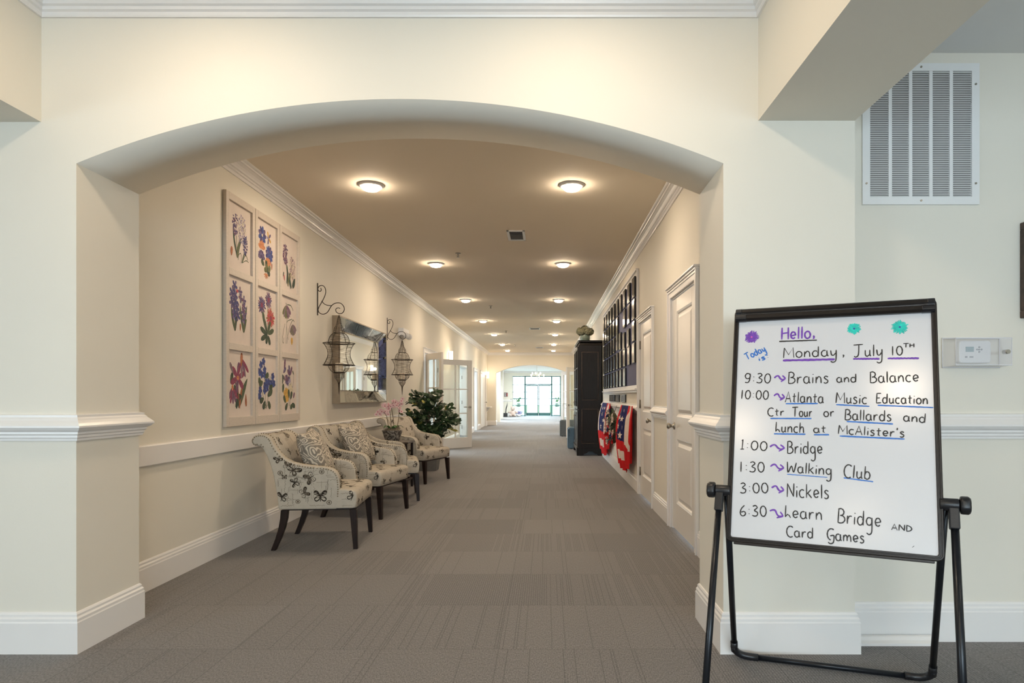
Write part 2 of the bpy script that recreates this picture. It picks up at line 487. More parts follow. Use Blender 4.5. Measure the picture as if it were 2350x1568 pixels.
class MB:
    """collects shapes and links them as one mesh object"""

    def __init__(self):
        self.v, self.f, self.mi, self.sm = [], [], [], []

    def add(self, verts, faces, mi=0, smooth=False):
        n = len(self.v)
        self.v += [Vector(p) for p in verts]
        for f in faces:
            self.f.append([n + i for i in f])
            self.mi.append(mi)
            self.sm.append(smooth)
        return self

    def box(self, x0, y0, z0, x1, y1, z1, mi=0):
        x0, x1 = min(x0, x1), max(x0, x1)
        y0, y1 = min(y0, y1), max(y0, y1)
        z0, z1 = min(z0, z1), max(z0, z1)
        v = [(x0, y0, z0), (x1, y0, z0), (x1, y1, z0), (x0, y1, z0), (x0, y0, z1), (x1, y0, z1), (x1, y1, z1), (x0, y1, z1)]
        return self.add(v, [(0, 3, 2, 1), (4, 5, 6, 7), (0, 1, 5, 4), (1, 2, 6, 5), (2, 3, 7, 6), (3, 0, 4, 7)], mi)

    def obox(self, o, ex, ey, ez, mi=0):
        """box from corner o with edge vectors"""
        o, ex, ey, ez = Vector(o), Vector(ex), Vector(ey), Vector(ez)
        v = [o, o + ex, o + ex + ey, o + ey, o + ez, o + ex + ez, o + ex + ey + ez, o + ey + ez]
        return self.add(v, [(0, 3, 2, 1), (4, 5, 6, 7), (0, 1, 5, 4), (1, 2, 6, 5), (2, 3, 7, 6), (3, 0, 4, 7)], mi)

    def prism(self, poly, axis, a, b, mi=0, smooth=False):
        """polygon extruded; axis 'y': poly is (x,z); 'x': (y,z); 'z': (x,y)"""
        def P(p, t):
            return {'y': (p[0], t, p[1]), 'x': (t, p[0], p[1]), 'z': (p[0], p[1], t)}[axis]
        n = len(poly)
        self.add([P(p, a) for p in poly] + [P(p, b) for p in poly],
                 [tuple(range(n))[::-1], tuple(range(n, 2 * n))], mi)
        base = len(self.v) - 2 * n
        for i in range(n):
            j = (i + 1) % n
            self.f.append([base + i, base + j, base + n + j, base + n + i])
            self.mi.append(mi)
            self.sm.append(smooth)
        return self

    def tube(self, pts, r, n=8, mi=0, closed=False, cap=True):
        pts = [Vector(p) for p in pts]
        k = len(pts)
        rs = r if isinstance(r, (list, tuple)) else [r] * k
        rings, prev = [], None
        for i in range(k):
            if closed:
                t = pts[(i + 1) % k] - pts[i - 1]
            else:
                t = pts[min(i + 1, k - 1)] - pts[max(i - 1, 0)]
            t.normalize()
            if prev is None:
                a = Vector((0, 0, 1)) if abs(t.z) < 0.9 else Vector((1, 0, 0))
                u = t.cross(a).normalized()
            else:
                u = (prev - t * prev.dot(t))
                u = u.normalized() if u.length > 1e-6 else t.orthogonal().normalized()
            prev = u
            w = t.cross(u)
            rings.append([pts[i] + (u * math.cos(2 * PI * j / n) + w * math.sin(2 * PI * j / n)) * rs[i] for j in range(n)])
        base = len(self.v)
        for rg in rings:
            self.v += rg
        for i in range(k if closed else k - 1):
            a, b = base + i * n, base + ((i + 1) % k) * n
            for j in range(n):
                jj = (j + 1) % n
                self.f.append([a + j, a + jj, b + jj, b + j])
                self.mi.append(mi)
                self.sm.append(True)
        if cap and not closed:
            self.f.append([base + j for j in range(n)][::-1])
            self.f.append([base + (k - 1) * n + j for j in range(n)])
            self.mi += [mi, mi]
            self.sm += [False, False]
        return self

    def lathe(self, prof, c=(0, 0, 0), n=24, mi=0, smooth=True, sq=False):
        c = Vector(c)
        base = len(self.v)
        for (r, z) in prof:
            for j in range(n):
                a = 2 * PI * j / n
                self.v.append(c + Vector((r * math.cos(a), r * math.sin(a), z)))
        for i in range(len(prof) - 1):
            for j in range(n):
                jj = (j + 1) % n
                self.f.append([base + i * n + j, base + i * n + jj, base + (i + 1) * n + jj, base + (i + 1) * n + j])
                self.mi.append(mi)
                self.sm.append(smooth)
        for i, flip in ((0, True), (len(prof) - 1, False)):
            if prof[i][0] > 1e-5:
                r = [base + i * n + j for j in range(n)]
                self.f.append(r[::-1] if flip else r)
                self.mi.append(mi)
                self.sm.append(False)
        return self

    def ell(self, c, r, nu=14, nv=9, mi=0, rot=None):
        c = Vector(c)
        base = len(self.v)
        for i in range(nv + 1):
            th = PI * i / nv
            for j in range(nu):
                ph = 2 * PI * j / nu
                p = Vector((r[0] * math.sin(th) * math.cos(ph), r[1] * math.sin(th) * math.sin(ph), r[2] * math.cos(th)))
                if rot:
                    p = rot @ p
                self.v.append(c + p)
        for i in range(nv):
            for j in range(nu):
                jj = (j + 1) % nu
                self.f.append([base + i * nu + j, base + (i + 1) * nu + j, base + (i + 1) * nu + jj, base + i * nu + jj])
                self.mi.append(mi)
                self.sm.append(True)
        return self

    def sweep(self, path, prof, mi=0, closed=False):
        """profile (d, z) carried along a 2D path, d to the right of travel, mitred corners"""
        k = len(path)
        P = [Vector((p[0], p[1])) for p in path]
        offs = []
        for i in range(k):
            if not closed and i == 0:
                d = (P[1] - P[0]).normalized()
                offs.append(Vector((d.y, -d.x)))
            elif not closed and i == k - 1:
                d = (P[-1] - P[-2]).normalized()
                offs.append(Vector((d.y, -d.x)))
            else:
                a = (P[i] - P[i - 1]).normalized()
                b = (P[(i + 1) % k] - P[i]).normalized()
                na, nb = Vector((a.y, -a.x)), Vector((b.y, -b.x))
                m = (na + nb).normalized()
                offs.append(m / max(0.2, m.dot(na)))
        base, n = len(self.v), len(prof)
        for i in range(k):
            for (d, z) in prof:
                q = P[i] + offs[i] * d
                self.v.append(Vector((q.x, q.y, z)))
        for i in range(k if closed else k - 1):
            a, b = base + i * n, base + ((i + 1) % k) * n
            for j in range(n - 1):
                self.f.append([a + j, b + j, b + j + 1, a + j + 1])
                self.mi.append(mi)
                self.sm.append(False)
        if not closed:
            self.f.append([base + j for j in range(n)])
            self.f.append([base + (k - 1) * n + j for j in range(n)][::-1])
            self.mi += [mi, mi]
            self.sm += [False, False]
        return self

    def build(self, name, mats, parent=None, world=True, recalc=True, bevel=0.0, seg=2, subsurf=0, keep_origin=False,
              angle=40):
        mats = mats if isinstance(mats, (list, tuple)) else [mats]
        org = Vector((0, 0, 0))
        if parent is not None:
            if world:
                q = parent
                while q is not None:
                    org += q.location
                    q = q.parent
        elif not keep_origin:
            xs, ys, zs = zip(*[(p.x, p.y, p.z) for p in self.v])
            org = Vector(((min(xs) + max(xs)) / 2, (min(ys) + max(ys)) / 2, min(zs)))
        me = bpy.data.meshes.new(name)
        me.from_pydata([tuple(p - org) for p in self.v], [], self.f)
        for m in mats:
            me.materials.append(M[m] if isinstance(m, str) else m)
        me.polygons.foreach_set('material_index', self.mi)
        me.polygons.foreach_set('use_smooth', self.sm)
        if recalc:
            bm = bmesh.new()
            bm.from_mesh(me)
            bmesh.ops.recalc_face_normals(bm, faces=bm.faces)
            bm.to_mesh(me)
            bm.free()
        me.update()
        o = bpy.data.objects.new(name, me)
        COL.objects.link(o)
        if parent is not None:
            o.parent = parent
        else:
            o.location = org
        if bevel > 0:
            b = o.modifiers.new('edge', 'BEVEL')
            b.width, b.segments, b.limit_method, b.angle_limit = bevel, seg, 'ANGLE', R(angle)
            b.harden_normals = False
        if subsurf:
            s = o.modifiers.new('smooth', 'SUBSURF')
            s.levels = s.render_levels = subsurf
        return o


def thing(name, label, cat, loc=(0, 0, 0), rotz=0.0, group=None):
    o = bpy.data.objects.new(name, None)
    o.empty_display_size = 0.1
    COL.objects.link(o)
    o.location = loc
    o.rotation_euler = (0, 0, rotz)
    return tag(o, label, cat, group)


def tag(o, label, cat, group=None):
    o['label'], o['category'] = label, cat
    if group:
        o['group'] = group
    return o


def struct(o):
    o['kind'] = 'structure'
    return o


def sroot(name, loc):
    o = bpy.data.objects.new(name, None)
    o.empty_display_size = 0.1
    COL.objects.link(o)
    o.location = loc
    return struct(o)


def dup(o, parent=None):
    c = o.copy()
    COL.objects.link(c)
    if parent is not None:
        c.parent = parent
    for ch in list(o.children):
        dup(ch, c)
    return c


def cr_spline(pts, k=6, closed=False):
    """Catmull-Rom through points (2D or 3D tuples)"""
    P = [Vector(p) for p in pts]
    n = len(P)
    if n < 3:
        return P
    out = []
    for i in range(n if closed else n - 1):
        p1, p2 = P[i], P[(i + 1) % n]
        p0 = P[i - 1] if (i > 0 or closed) else p1 * 2 - p2
        p3 = P[(i + 2) % n] if (i + 2 < n or closed) else p2 * 2 - p1
        for j in range(k):
            t = j / k
            out.append(0.5 * ((2 * p1) + (p2 - p0) * t + (2 * p0 - 5 * p1 + 4 * p2 - p3) * t * t + (3 * p1 - p0 - 3 * p2 + p3) * t ** 3))
    if not closed:
        out.append(P[-1])
    return out


ORD = ['first', 'second', 'third', 'fourth', 'fifth', 'sixth', 'seventh', 'eighth', 'ninth', 'tenth']
# ---------------------------------------------------------------- the room
XL, XR, YF, YB, YE = -2.405, 1.125, 2.855, 3.295, 25.8
CE = 2.985          # corridor ceiling
CF = 3.0            # front room ceiling
AL, AR, SPR, CRN = -2.137, 0.807, 2.228, 2.521

m = MB()
m.box(-8, -5.4, -0.05, 6, 38.1, 0)
struct(m.build('floor', 'carpet'))


def arch_wall(name, ya, yb, xa, xb, xl, xr, spr, crn, top):
    m = MB()
    m.box(xa, ya, 0, xl, yb, top)
    m.box(xr, ya, 0, xb, yb, top)
    half, sag, cx = (xr - xl) / 2, crn - spr, (xl + xr) / 2
    rad = (half * half + sag * sag) / (2 * sag)
    n = 48
    pts = []
    for i in range(n + 1):
        x = xl + (xr - xl) * i / n
        pts.append((x, spr + math.sqrt(rad * rad - (x - cx) ** 2) - (rad - sag)))
    base = len(m.v)
    for x, z in pts:
        m.v += [Vector((x, ya, z)), Vector((x, ya, top)), Vector((x, yb, z)), Vector((x, yb, top))]
    for i in range(n):
        a, b = base + 4 * i, base + 4 * i + 4
        for q, s in (((a, b, b + 1, a + 1), False), ((a + 2, a + 3, b + 3, b + 2), False), ((a, a + 2, b + 2, b), True),
                     ((a + 1, b + 1, b + 3, a + 3), False)):
            m.f.append(list(q))
            m.mi.append(0)
            m.sm.append(s)
    return struct(m.build(name, 'wall', recalc=False))


arch_wall('wall_front', YF, YB, -5.0, 1.4057, AL, AR, SPR, CRN, CF + 0.05)
arch_wall('wall_end', YE, YE + 0.4, -2.6, 1.5, -2.06, 0.914, 2.15, 2.478, CE)


def wall_run(name, x0, x1, y0, y1, top, openings, h=2.04):
    m = MB()
    y = y0
    for a, b in openings:
        m.box(x0, y, 0, x1, a, top)
        m.box(x0, a, h, x1, b, top)
        y = b
    m.box(x0, y, 0, x1, y1, top)
    return struct(m.build(name, 'wall'))


FL = (12.37, 13.76)      # left french doors
HL = (20.9, 21.9)        # side hall
OL = (17.35, 18.95)      # opening to the sunlit room
DL = (23.0, 24.9)        # pale door
FR = (18.25, 20.1)       # right french doors
D1, D2 = (4.69, 5.60), (6.58, 7.50)
wall_run('wall_left', XL - 0.15, XL, YB, YE, CE, [FL, OL, HL, DL])
wall_run('wall_right', XR, XR + 0.15, YB, YE, CE, [D1, D2, FR])
m = MB()
m.box(1.4057, 3.0, 0, 5.2, 3.2, CF)
struct(m.build('wall_alcove', 'wall'))
# the front room behind the camera
m = MB()
m.box(-5.2, -5.4, 0, 5.2, -5.2, 0.85)
m.box(-5.2, -5.4, 2.25, 5.2, -5.2, CF)
m.box(-5.2, -5.4, 0.85, -1.9, -5.2, 2.25)
m.box(3.5, -5.4, 0.85, 5.2, -5.2, 2.25)
struct(m.build('wall_back', 'wall'))
m = MB()
m.box(-5.2, -5.2, 0, -5.0, -1.7, CF)
m.box(-5.2, -0.1, 0, -5.0, 3.0, CF)
m.box(-5.2, -1.7, 0, -5.0, -0.1, 0.8)
m.box(-5.2, -1.7, 2.0, -5.0, -0.1, CF)
struct(m.build('wall_far_left', 'wall'))
m = MB()
m.box(5.0, -5.2, 0, 5.2, 3.0, CF)
struct(m.build('wall_far_right', 'wall'))
m = MB()
m.box(-2.80, -5.2, CF, 0.97, YF + 0.2, CF + 0.08)
struct(m.build('ceiling_front', 'ceil'))
m = MB()
m.box(1.4057, -5.2, 2.809, 5.2, 3.0, 2.90)
struct(m.build('ceiling_right', 'ceilw'))
m = MB()
m.box(-5.2, -5.2, 2.809, -2.74, YF, 2.90)
struct(m.build('ceiling_left', 'ceilw'))
m = MB()
m.box(0.9655, -5.2, 2.422, 1.4057, YF, CF + 0.08)
struct(m.build('beam_right', 'wall'))
m = MB()
m.box(-2.74, -5.2, 2.416, -2.296, YF, CF + 0.08)
struct(m.build('beam_left', 'wall'))
m = MB()
m.box(-8, YB, CE, 6, YE + 0.4, CE + 0.08)
struct(m.build('ceiling', 'ceil'))
# rooms beside the corridor
m = MB()
m.box(-5.6, 10.0, 0, -5.45, 10.8, CE)
m.box(-5.6, 16.2, 0, -5.45, 17.6, CE)
m.box(-5.6, 19.2, 0, -5.45, 19.5, CE)
m.box(-5.6, 17.6, 0, -5.45, 19.2, 0.3)
m.box(-5.6, 17.6, 2.5, -5.45, 19.2, CE)
m.box(-5.6, 23.5, 0, -5.45, 26, CE)
m.box(-5.6, 10.8, 0, -5.45, 16.2, 0.3)
m.box(-5.6, 10.8, 2.5, -5.45, 16.2, CE)
m.box(-5.6, 19.5, 0, -5.45, 23.5, 0.3)
m.box(-5.6, 19.5, 2.5, -5.45, 23.5, CE)
m.box(-5.6, 9.9, 0, XL - 0.15, 10.05, CE)
m.box(-5.6, 17.0, 0, XL - 0.15, 17.15, CE)
m.box(-5.6, 25.9, 0, XL - 0.15, 26.05, CE)
struct(m.build('wall_left_room', 'ceilw'))
m = MB()
m.box(4.95, 16.0, 0, 5.1, 17.4, CE)
m.box(4.95, 21.0, 0, 5.1, 26, CE)
m.box(4.95, 17.4, 0, 5.1, 21.0, 0.3)
m.box(4.95, 17.4, 2.5, 5.1, 21.0, CE)
m.box(XR + 0.15, 15.9, 0, 5.1, 16.05, CE)
m.box(XR + 0.15, 22.5, 0, 5.1, 22.65, CE)
struct(m.build('wall_right_room', 'wall'))
# lobby
LC = 2.72
m = MB()
m.box(-2.75, YE + 0.4, 0, -2.6, 29.2, LC)
m.box(-2.75, 29.2, 2.05, -2.6, 31.0, LC)
m.box(-2.75, 31.0, 0, -2.6, 33.0, LC)
m.box(-2.75, 33.0, 2.05, -2.6, 34.6, LC)
m.box(-2.75, 34.6, 0, -2.6, 38.0, LC)
m.box(-2.6, 29.0, 0, -2.12, 29.2, LC)
m.box(-2.6, 33.2, 0, -2.28, 33.4, LC)
struct(m.build('wall_lobby_left', 'wall'))
m = MB()
m.box(2.0, YE + 0.4, 0, 2.15, 38.0, LC)
m.box(1.0, 31.0, 0, 2.0, 31.2, LC)
struct(m.build('wall_lobby_right', 'wall'))
WX0, WX1, WZ = -2.02, 0.90, 2.42
m = MB()
m.box(-2.75, 38.0, 0, WX0, 38.2, LC)
m.box(WX1, 38.0, 0, 2.15, 38.2, LC)
m.box(WX0, 38.0, WZ, WX1, 38.2, LC)
struct(m.build('wall_lobby', 'wall'))
m = MB()
m.box(-2.75, YE + 0.4, LC, 2.15, 38.2, LC + 0.08)
struct(m.build('ceiling_lobby', 'ceilw'))

# ---------------------------------------------------------------- trim
CROWN = [(0, -0.112), (0.010, -0.112), (0.013, -0.104), (0.013, -0.090), (0.022, -0.084), (0.022, -0.070), (0.032, -0.064),
         (0.036, -0.052), (0.048, -0.036), (0.066, -0.025), (0.078, -0.022), (0.082, -0.014), (0.096, -0.010), (0.104, -0.004), (0.106, 0)]
BASE = [(0, 0), (0.019, 0), (0.019, 0.140), (0.016, 0.146), (0.016, 0.158), (0.010, 0.166), (0.010, 0.176), (0.005, 0.184), (0, 0.186)]
RAIL = [(0, 0.965), (0.012, 0.965), (0.013, 0.975), (0.018, 0.980), (0.018, 0.990), (0.026, 0.996), (0.026, 1.006),
        (0.040, 1.014), (0.050, 1.026), (0.050, 1.034), (0.040, 1.046), (0.028, 1.058), (0.024, 1.066), (0.018, 1.072), (0.018, 1.082), (0, 1.086)]


def lift(prof, z):
    return [(d, q + z) for d, q in prof]


def trim(name, path, prof, mt='trim', closed=False):
    m = MB()
    m.sweep(path, prof, closed=closed)
    return struct(m.build(name, mt))


trim('trim_1', [(-2.296, -5.1), (-2.296, YF), (0.9655, YF), (0.9655, -5.1)], lift(CROWN, CF))
trim('trim_2', [(XL, YB), (XL, YE), (XR, YE), (XR, YB)], lift(CROWN, CE))
trim('baseboard_left', [(-5, YF), (AL, YF), (AL, YB), (XL, YB), (XL, FL[0] - 0.09)], BASE)
trim('baseboard_left_mid', [(XL, FL[1] + 0.09), (XL, OL[0] - 0.09)], BASE)
trim('baseboard_left_far', [(XL, OL[1] + 0.09), (XL, HL[0] - 0.09)], BASE)
trim('baseboard_left_pier', [(XL, HL[1] + 0.09), (XL, DL[0] - 0.09)], BASE)
trim('baseboard_left_end', [(XL, DL[1] + 0.09), (XL, YE), (-2.06, YE), (-2.06, YE + 0.4)], BASE)
trim('baseboard_right', [(XR, D1[0] - 0.09), (XR, YB), (AR, YB), (AR, YF), (1.4057, YF), (1.4057, 3.0), (5, 3.0)], BASE)
trim('baseboard_right_between', [(XR, D2[0] - 0.09), (XR, D1[1] + 0.09)], BASE)
trim('baseboard_right_mid', [(XR, FR[0] - 0.09), (XR, D2[1] + 0.06)], BASE)
trim('baseboard_right_far', [(0.914, YE + 0.4), (0.914, YE), (XR, YE), (XR, FR[1] + 0.09)], BASE)
trim('baseboard_lobby', [(-2.6, 34.6), (-2.6, 38.0), (WX0, 38.0)], BASE)
trim('trim_3', [(-5, YF), (AL, YF), (AL, YB), (-2.30, YB)], RAIL)
trim('trim_4', [(XR, YB), (AR, YB), (AR, YF), (1.4057, YF), (1.4057, 3.0), (5, 3.0)], RAIL)
trim('trim_5', [(XR, D2[0] - 0.075), (XR, D1[1] + 0.075)], lift(RAIL, -0.012))
trim('trim_6', [(XR, 12.32), (XR, D2[1] + 0.06)], lift(RAIL, -0.012))
trim('trim_7', [(-2.6, 34.6), (-2.6, 38.0), (WX0 - 0.05, 38.0)], lift(RAIL, -0.1))
trim('trim_8', [(-2.6, 27), (-2.6, 38.0), (2.0, 38.0)], lift(CROWN, LC))
# flat bumper rail along the left wall
trim('trim_9', [(XL, YB), (XL, FL[0] - 0.09)], [(0, 0.750), (0.020, 0.750), (0.024, 0.755), (0.024, 0.868), (0.020, 0.874), (0, 0.877)])
# low white strip lying along the foot of the alcove baseboard
trim('trim_10', [(1.43, 2.975), (1.83, 2.975)], [(0, 0), (0.045, 0), (0.045, 0.012), (0.025, 0.02), (0.012, 0.032), (0, 0.036)])


def casing(side, ya, yb, name, h=2.04, w=0.085, lip=True):
    """door surround on a corridor wall; side -1 left wall, +1 right wall"""
    m = MB()
    x = XL if side < 0 else XR
    s = -side
    for a, b in ((ya - w, ya), (yb, yb + w)):
        m.box(x, a, 0, x + s * 0.020, b, h + w)
        m.box(x + s * .001, a + (-0.002 if a < ya else w - 0.02), 0, x + s * 0.030, b - (w - 0.02 if a < ya else -0.002), h + w - .001)
    m.box(x, ya, h, x + s * 0.020, yb, h + w)
    if lip:
        m.box(x, ya - w - 0.005, h + w - 0.018, x + s * 0.034, yb + w + 0.005, h + w)
        m.box(x, ya - w - 0.012, h + w, x + s * 0.046, yb + w + 0.012, h + w + 0.014)
        m.box(x, ya - w, h + w - 0.040, x + s * 0.027, yb + w, h + w - 0.024)
    # jamb lining
    m.box(x - s * 0.15, ya, 0, x, ya + 0.015, h)
    m.box(x - s * 0.15, yb - 0.015, 0, x, yb, h)
    m.box(x - s * 0.15, ya, h - 0.015, x, yb, h)
    return struct(m.build(name, 'trim', bevel=0.003))


def panel_door(name, ya, yb, hinge_near, knob=True):
    """two panel slab set in the right wall, facing the corridor"""
    root = sroot(name, (XR, (ya + yb) / 2, 0))
    x0, x1 = XR + 0.040, XR + 0.004
    h = 2.02
    m = MB()
    y0, y1 = ya + 0.018, yb - 0.018
    panels = [(y0 + 0.15, y1 - 0.15, 0.245, 0.80), (y0 + 0.15, y1 - 0.15, 0.995, 1.90)]
    # stiles and rails
    m.box(x0, y0, 0.012, x1, y0 + 0.15, h)
    m.box(x0, y1 - 0.15, 0.012, x1, y1, h)
    for za, zb in ((0.012, 0.245), (0.80, 0.995), (1.90, h)):
        m.box(x0, y0 + 0.15, za, x1, y1 - 0.15, zb)
    m.build('frame', 'door', root, bevel=0.002)
    for (a, b, za, zb) in panels:
        p = MB()
        d1, d2 = x1 + 0.014, x1 + 0.002
        def ring(ins, x):
            return [(x, a + ins, za + ins), (x, b - ins, za + ins), (x, b - ins, zb - ins), (x, a + ins, zb - ins)]
        rs = ring(0, x1 + 0.001) + ring(0.012, x1 + 0.006) + ring(0.022, d1) + ring(0.034, d1) + ring(0.062, d2)
        fs = []
        for k in range(4):
            for i in range(4):
                j = (i + 1) % 4
                fs.append((4 * k + i, 4 * k + j, 4 * k + 4 + j, 4 * k + 4 + i))
        fs.append((16, 17, 18, 19))
        p.add(rs, fs)
        p.build('raised_panel', 'door', root, recalc=False)
    kx, ky = x1, (y1 - 0.07) if hinge_near else (y0 + 0.07)
    k = MB()
    def lat(prof):
        v = MB().lathe(prof, n=18)
        rot = Matrix.Rotation(-PI / 2, 4, 'Y')
        return [rot @ q for q in v.v], v.f
    vs, fs = lat([(0.0, 0), (0.032, 0), (0.032, 0.008), (0.014, 0.012), (0.012, 0.030), (0.020, 0.038), (0.027, 0.050), (0.027, 0.058), (0.020, 0.066), (0, 0.068)])
    k.add([(q.x + kx, q.y + ky, q.z + 0.91) for q in vs], fs, smooth=True)
    k.build('knob', 'nickel', root)
    hy = y0 - 0.006 if hinge_near else y1 + 0.006
    for hz in (0.28, 1.08, 1.78):
        g = MB().tube([(x1 - 0.006, hy, hz - 0.05), (x1 - 0.006, hy, hz + 0.05)], 0.008, 8)
        g.box(x1 - 0.002, hy - 0.012, hz - 0.05, x1 + 0.002, hy + 0.012, hz + 0.05)
        g.build('hinge', 'hinge', root)
    return root


casing(1, D1[0], D1[1], 'trim_11')
panel_door('door_1', D1[0], D1[1], True)
casing(1, D2[0], D2[1], 'trim_12', w=0.06)
panel_door('door_2', D2[0], D2[1], False)
casing(-1, FL[0], FL[1], 'trim_13')
casing(-1, HL[0], HL[1], 'trim_14')
casing(-1, OL[0], OL[1], 'trim_19')
casing(-1, DL[0], DL[1], 'trim_15')
casing(1, FR[0], FR[1], 'trim_16')


def french_leaf(name, hinge, tip, knob_side):
    """glazed door leaf standing open between two plan points, two panes wide, three high"""
    hx, tx = Vector((hinge[0], hinge[1], 0)), Vector((tip[0], tip[1], 0))
    d = tx - hx
    ln = d.length
    d.normalize()
    nrm = Vector((d.y, -d.x, 0))
    root = sroot(name, (hx.x, hx.y, 0))
    t = 0.040
    H, z0 = 2.0, 0.012
    st, br, tr = 0.115, 0.245, 0.12

    def bx(m, a, b, za, zb, th=t):
        m.obox(hx + d * a - nrm * (th / 2) + Vector((0, 0, za)), d * (b - a), nrm * th, Vector((0, 0, zb - za)))
    m = MB()
    bx(m, 0, st, z0, H)
    bx(m, ln - st, ln, z0, H)
    bx(m, st, ln - st, z0, br)
    bx(m, st, ln - st, H - tr, H)
    m.build('frame', 'door', root, bevel=0.003)
    g = MB()
    mid = ln / 2
    bx(g, mid - 0.012, mid + 0.012, br, H - tr, 0.028)
    for k in (1, 2):
        z = br + (H - tr - br) * k / 3
        bx(g, st, ln - st, z - 0.012, z + 0.012, 0.028)
    g.build('muntin', 'door', root)
    p = MB()
    bx(p, st, ln - st, br, H - tr, 0.005)
    p.build('pane', 'glass', root)
    for s in (-1, 1):
        k = MB()
        c = hx + d * (ln - 0.06) + nrm * (s * t / 2) + Vector((0, 0, 0.93))
        k.tube([c, c + nrm * s * 0.010], 0.028, 14)
        k.tube([c, c + nrm * s * 0.05], 0.010, 10)
        k.tube([c + nrm * s * 0.05, c + nrm * s * 0.05 - d * 0.10], 0.009, 8)
        k.build('handle', 'nickel', root)
    for hz in (0.25, 1.0, 1.75):
        k = MB().tube([hx - nrm * 0.024 + Vector((0, 0, hz - 0.05)), hx - nrm * 0.024 + Vector((0, 0, hz + 0.05))], 0.009, 8)
        k.build('hinge', 'hinge', root)
    return root


french_leaf('door_3', (XL + 0.045, FL[0] - 0.02), (-1.935, 11.71), 1)
french_leaf('door_4', (XL + 0.045, FL[1] + 0.02), (-1.713, 14.42), 1)
french_leaf('door_5', (XR - 0.045, FR[0] - 0.02), (0.58, 17.62), 1)
french_leaf('door_6', (XR - 0.045, FR[1] + 0.02), (0.52, 20.78), 1)
# pale flush door near the end of the left wall
r = sroot('door_7', (XL, 23.95, 0))
MB().box(XL - 0.05, DL[0] + 0.016, 0.01, XL - 0.012, DL[1] - 0.016, 2.02).build('slab', 'white', r)
k = MB().tube([(XL - 0.012, 24.78, 0.95), (XL + 0.04, 24.78, 0.95)], 0.012, 10)
k.ell((XL + 0.055, 24.78, 0.95), (0.022, 0.028, 0.028))
k.build('knob', 'nickel', r)
# door leaf inside the left room, seen through the open glass leaf
r = sroot('door_8', (-3.2, 17.0, 0))
MB().box(-4.6, 16.93, 0.01, -3.6, 16.98, 2.02).build('slab', 'white', r)

french_leaf('door_11', (XL - 0.13, OL[1] + 0.01), (-3.25, 19.05), 1)
# lobby glass front
r = sroot('window_1', (-0.6, 38.08, 0))
m = MB()
yg0, yg1 = 38.04, 38.12
vx = [WX0, -1.267, 0.343, 0.87]
for x in vx:
    w = 0.05 if x in (-1.267, 0.343) else 0.03
    m.box(x - w, yg0, 0, x + w, yg1, WZ)
for z in (WZ - 0.03, 1.904, 1.455, 1.049, 0.643, 0.03):
    for a, b in ((WX0, -1.267), (0.343, 0.87)):
        m.box(a, yg0 + 0.01, z - 0.025, b, yg1 - 0.01, z + 0.025)
m.box(-1.267, yg0, 1.87, 0.343, yg1, 1.94)
m.box(-1.267, yg0, WZ - 0.05, 0.343, yg1, WZ)
m.build('frame', 'teal', r)
MB().box(WX0, 38.075, 0.03, -1.267, 38.085, WZ - 0.03).box(0.343, 38.075, 0.03, 0.87, 38.085, WZ - 0.03) \
    .box(-1.267, 38.075, 1.94, 0.343, 38.085, WZ - 0.05).build('pane', 'glass', r)
for nm, a, b in (('door_9', -1.21, -0.467), ('door_10', -0.461, 0.288)):
    r = sroot(nm, ((a + b) / 2, 38.08, 0))
    m = MB()
    m.box(a, yg0, 0.01, a + 0.045, yg1, 1.865)
    m.box(b - 0.045, yg0, 0.01, b, yg1, 1.865)
    m.box(a, yg0, 0.01, b, yg1, 0.20)
    m.box(a, yg0, 1.81, b, yg1, 1.865)
    for z in (1.455, 1.049, 0.643):
        m.box(a, yg0 + 0.02, z - 0.018, b, yg1 - 0.02, z + 0.018)
    m.build('frame', 'teal', r)
    MB().box(a + 0.045, 38.075, 0.20, b - 0.045, 38.085, 1.81).build('pane', 'glass', r)
# outside
m = MB()
m.box(-14, 38.2, -0.06, 14, 44, -0.01)
struct(m.build('path_outside', 'concrete'))
m = MB()
m.box(-20, 44, -0.06, 20, 90, -0.02)
struct(m.build('lawn_outside', 'grass'))
# ---------------------------------------------------------------- ceiling fittings
def recessed_light(x, y, label, first=None):
    if first is None:
        root = thing('recessed_light', label, 'ceiling light', (x, y, CE), group='recessed corridor ceiling lights')
        MB().lathe([(0.080, -0.020), (0.094, -0.017), (0.109, -0.008), (0.115, 0.0)], n=28).build('trim_ring', 'white', root, world=False)
        MB().lathe([(0, -0.052), (0.035, -0.050), (0.060, -0.043), (0.074, -0.031), (0.079, -0.016)], n=28).build('diffuser', 'diff', root, world=False)
    else:
        root = dup(first)
        root.location = (x, y, CE)
        root['label'] = label
    disk_lamp('recessed_lamp', (x, y, CE - 0.056), 8, 0.075)
    return root


LY = [5.39, 8.565, 11.75, 14.98, 18.2, 21.66, 24.5]
RXs = [0.221, 0.232, 0.237, 0.250, 0.265, 0.271, 0.289]
first = None
for i, y in enumerate(LY):
    for side, x in (('left', -1.503), ('right', RXs[i])):
        lab = f'round glowing ceiling light, {ORD[i]} from the near arch in the {side} row'
        o = recessed_light(x, y, lab, first)
        first = first or o


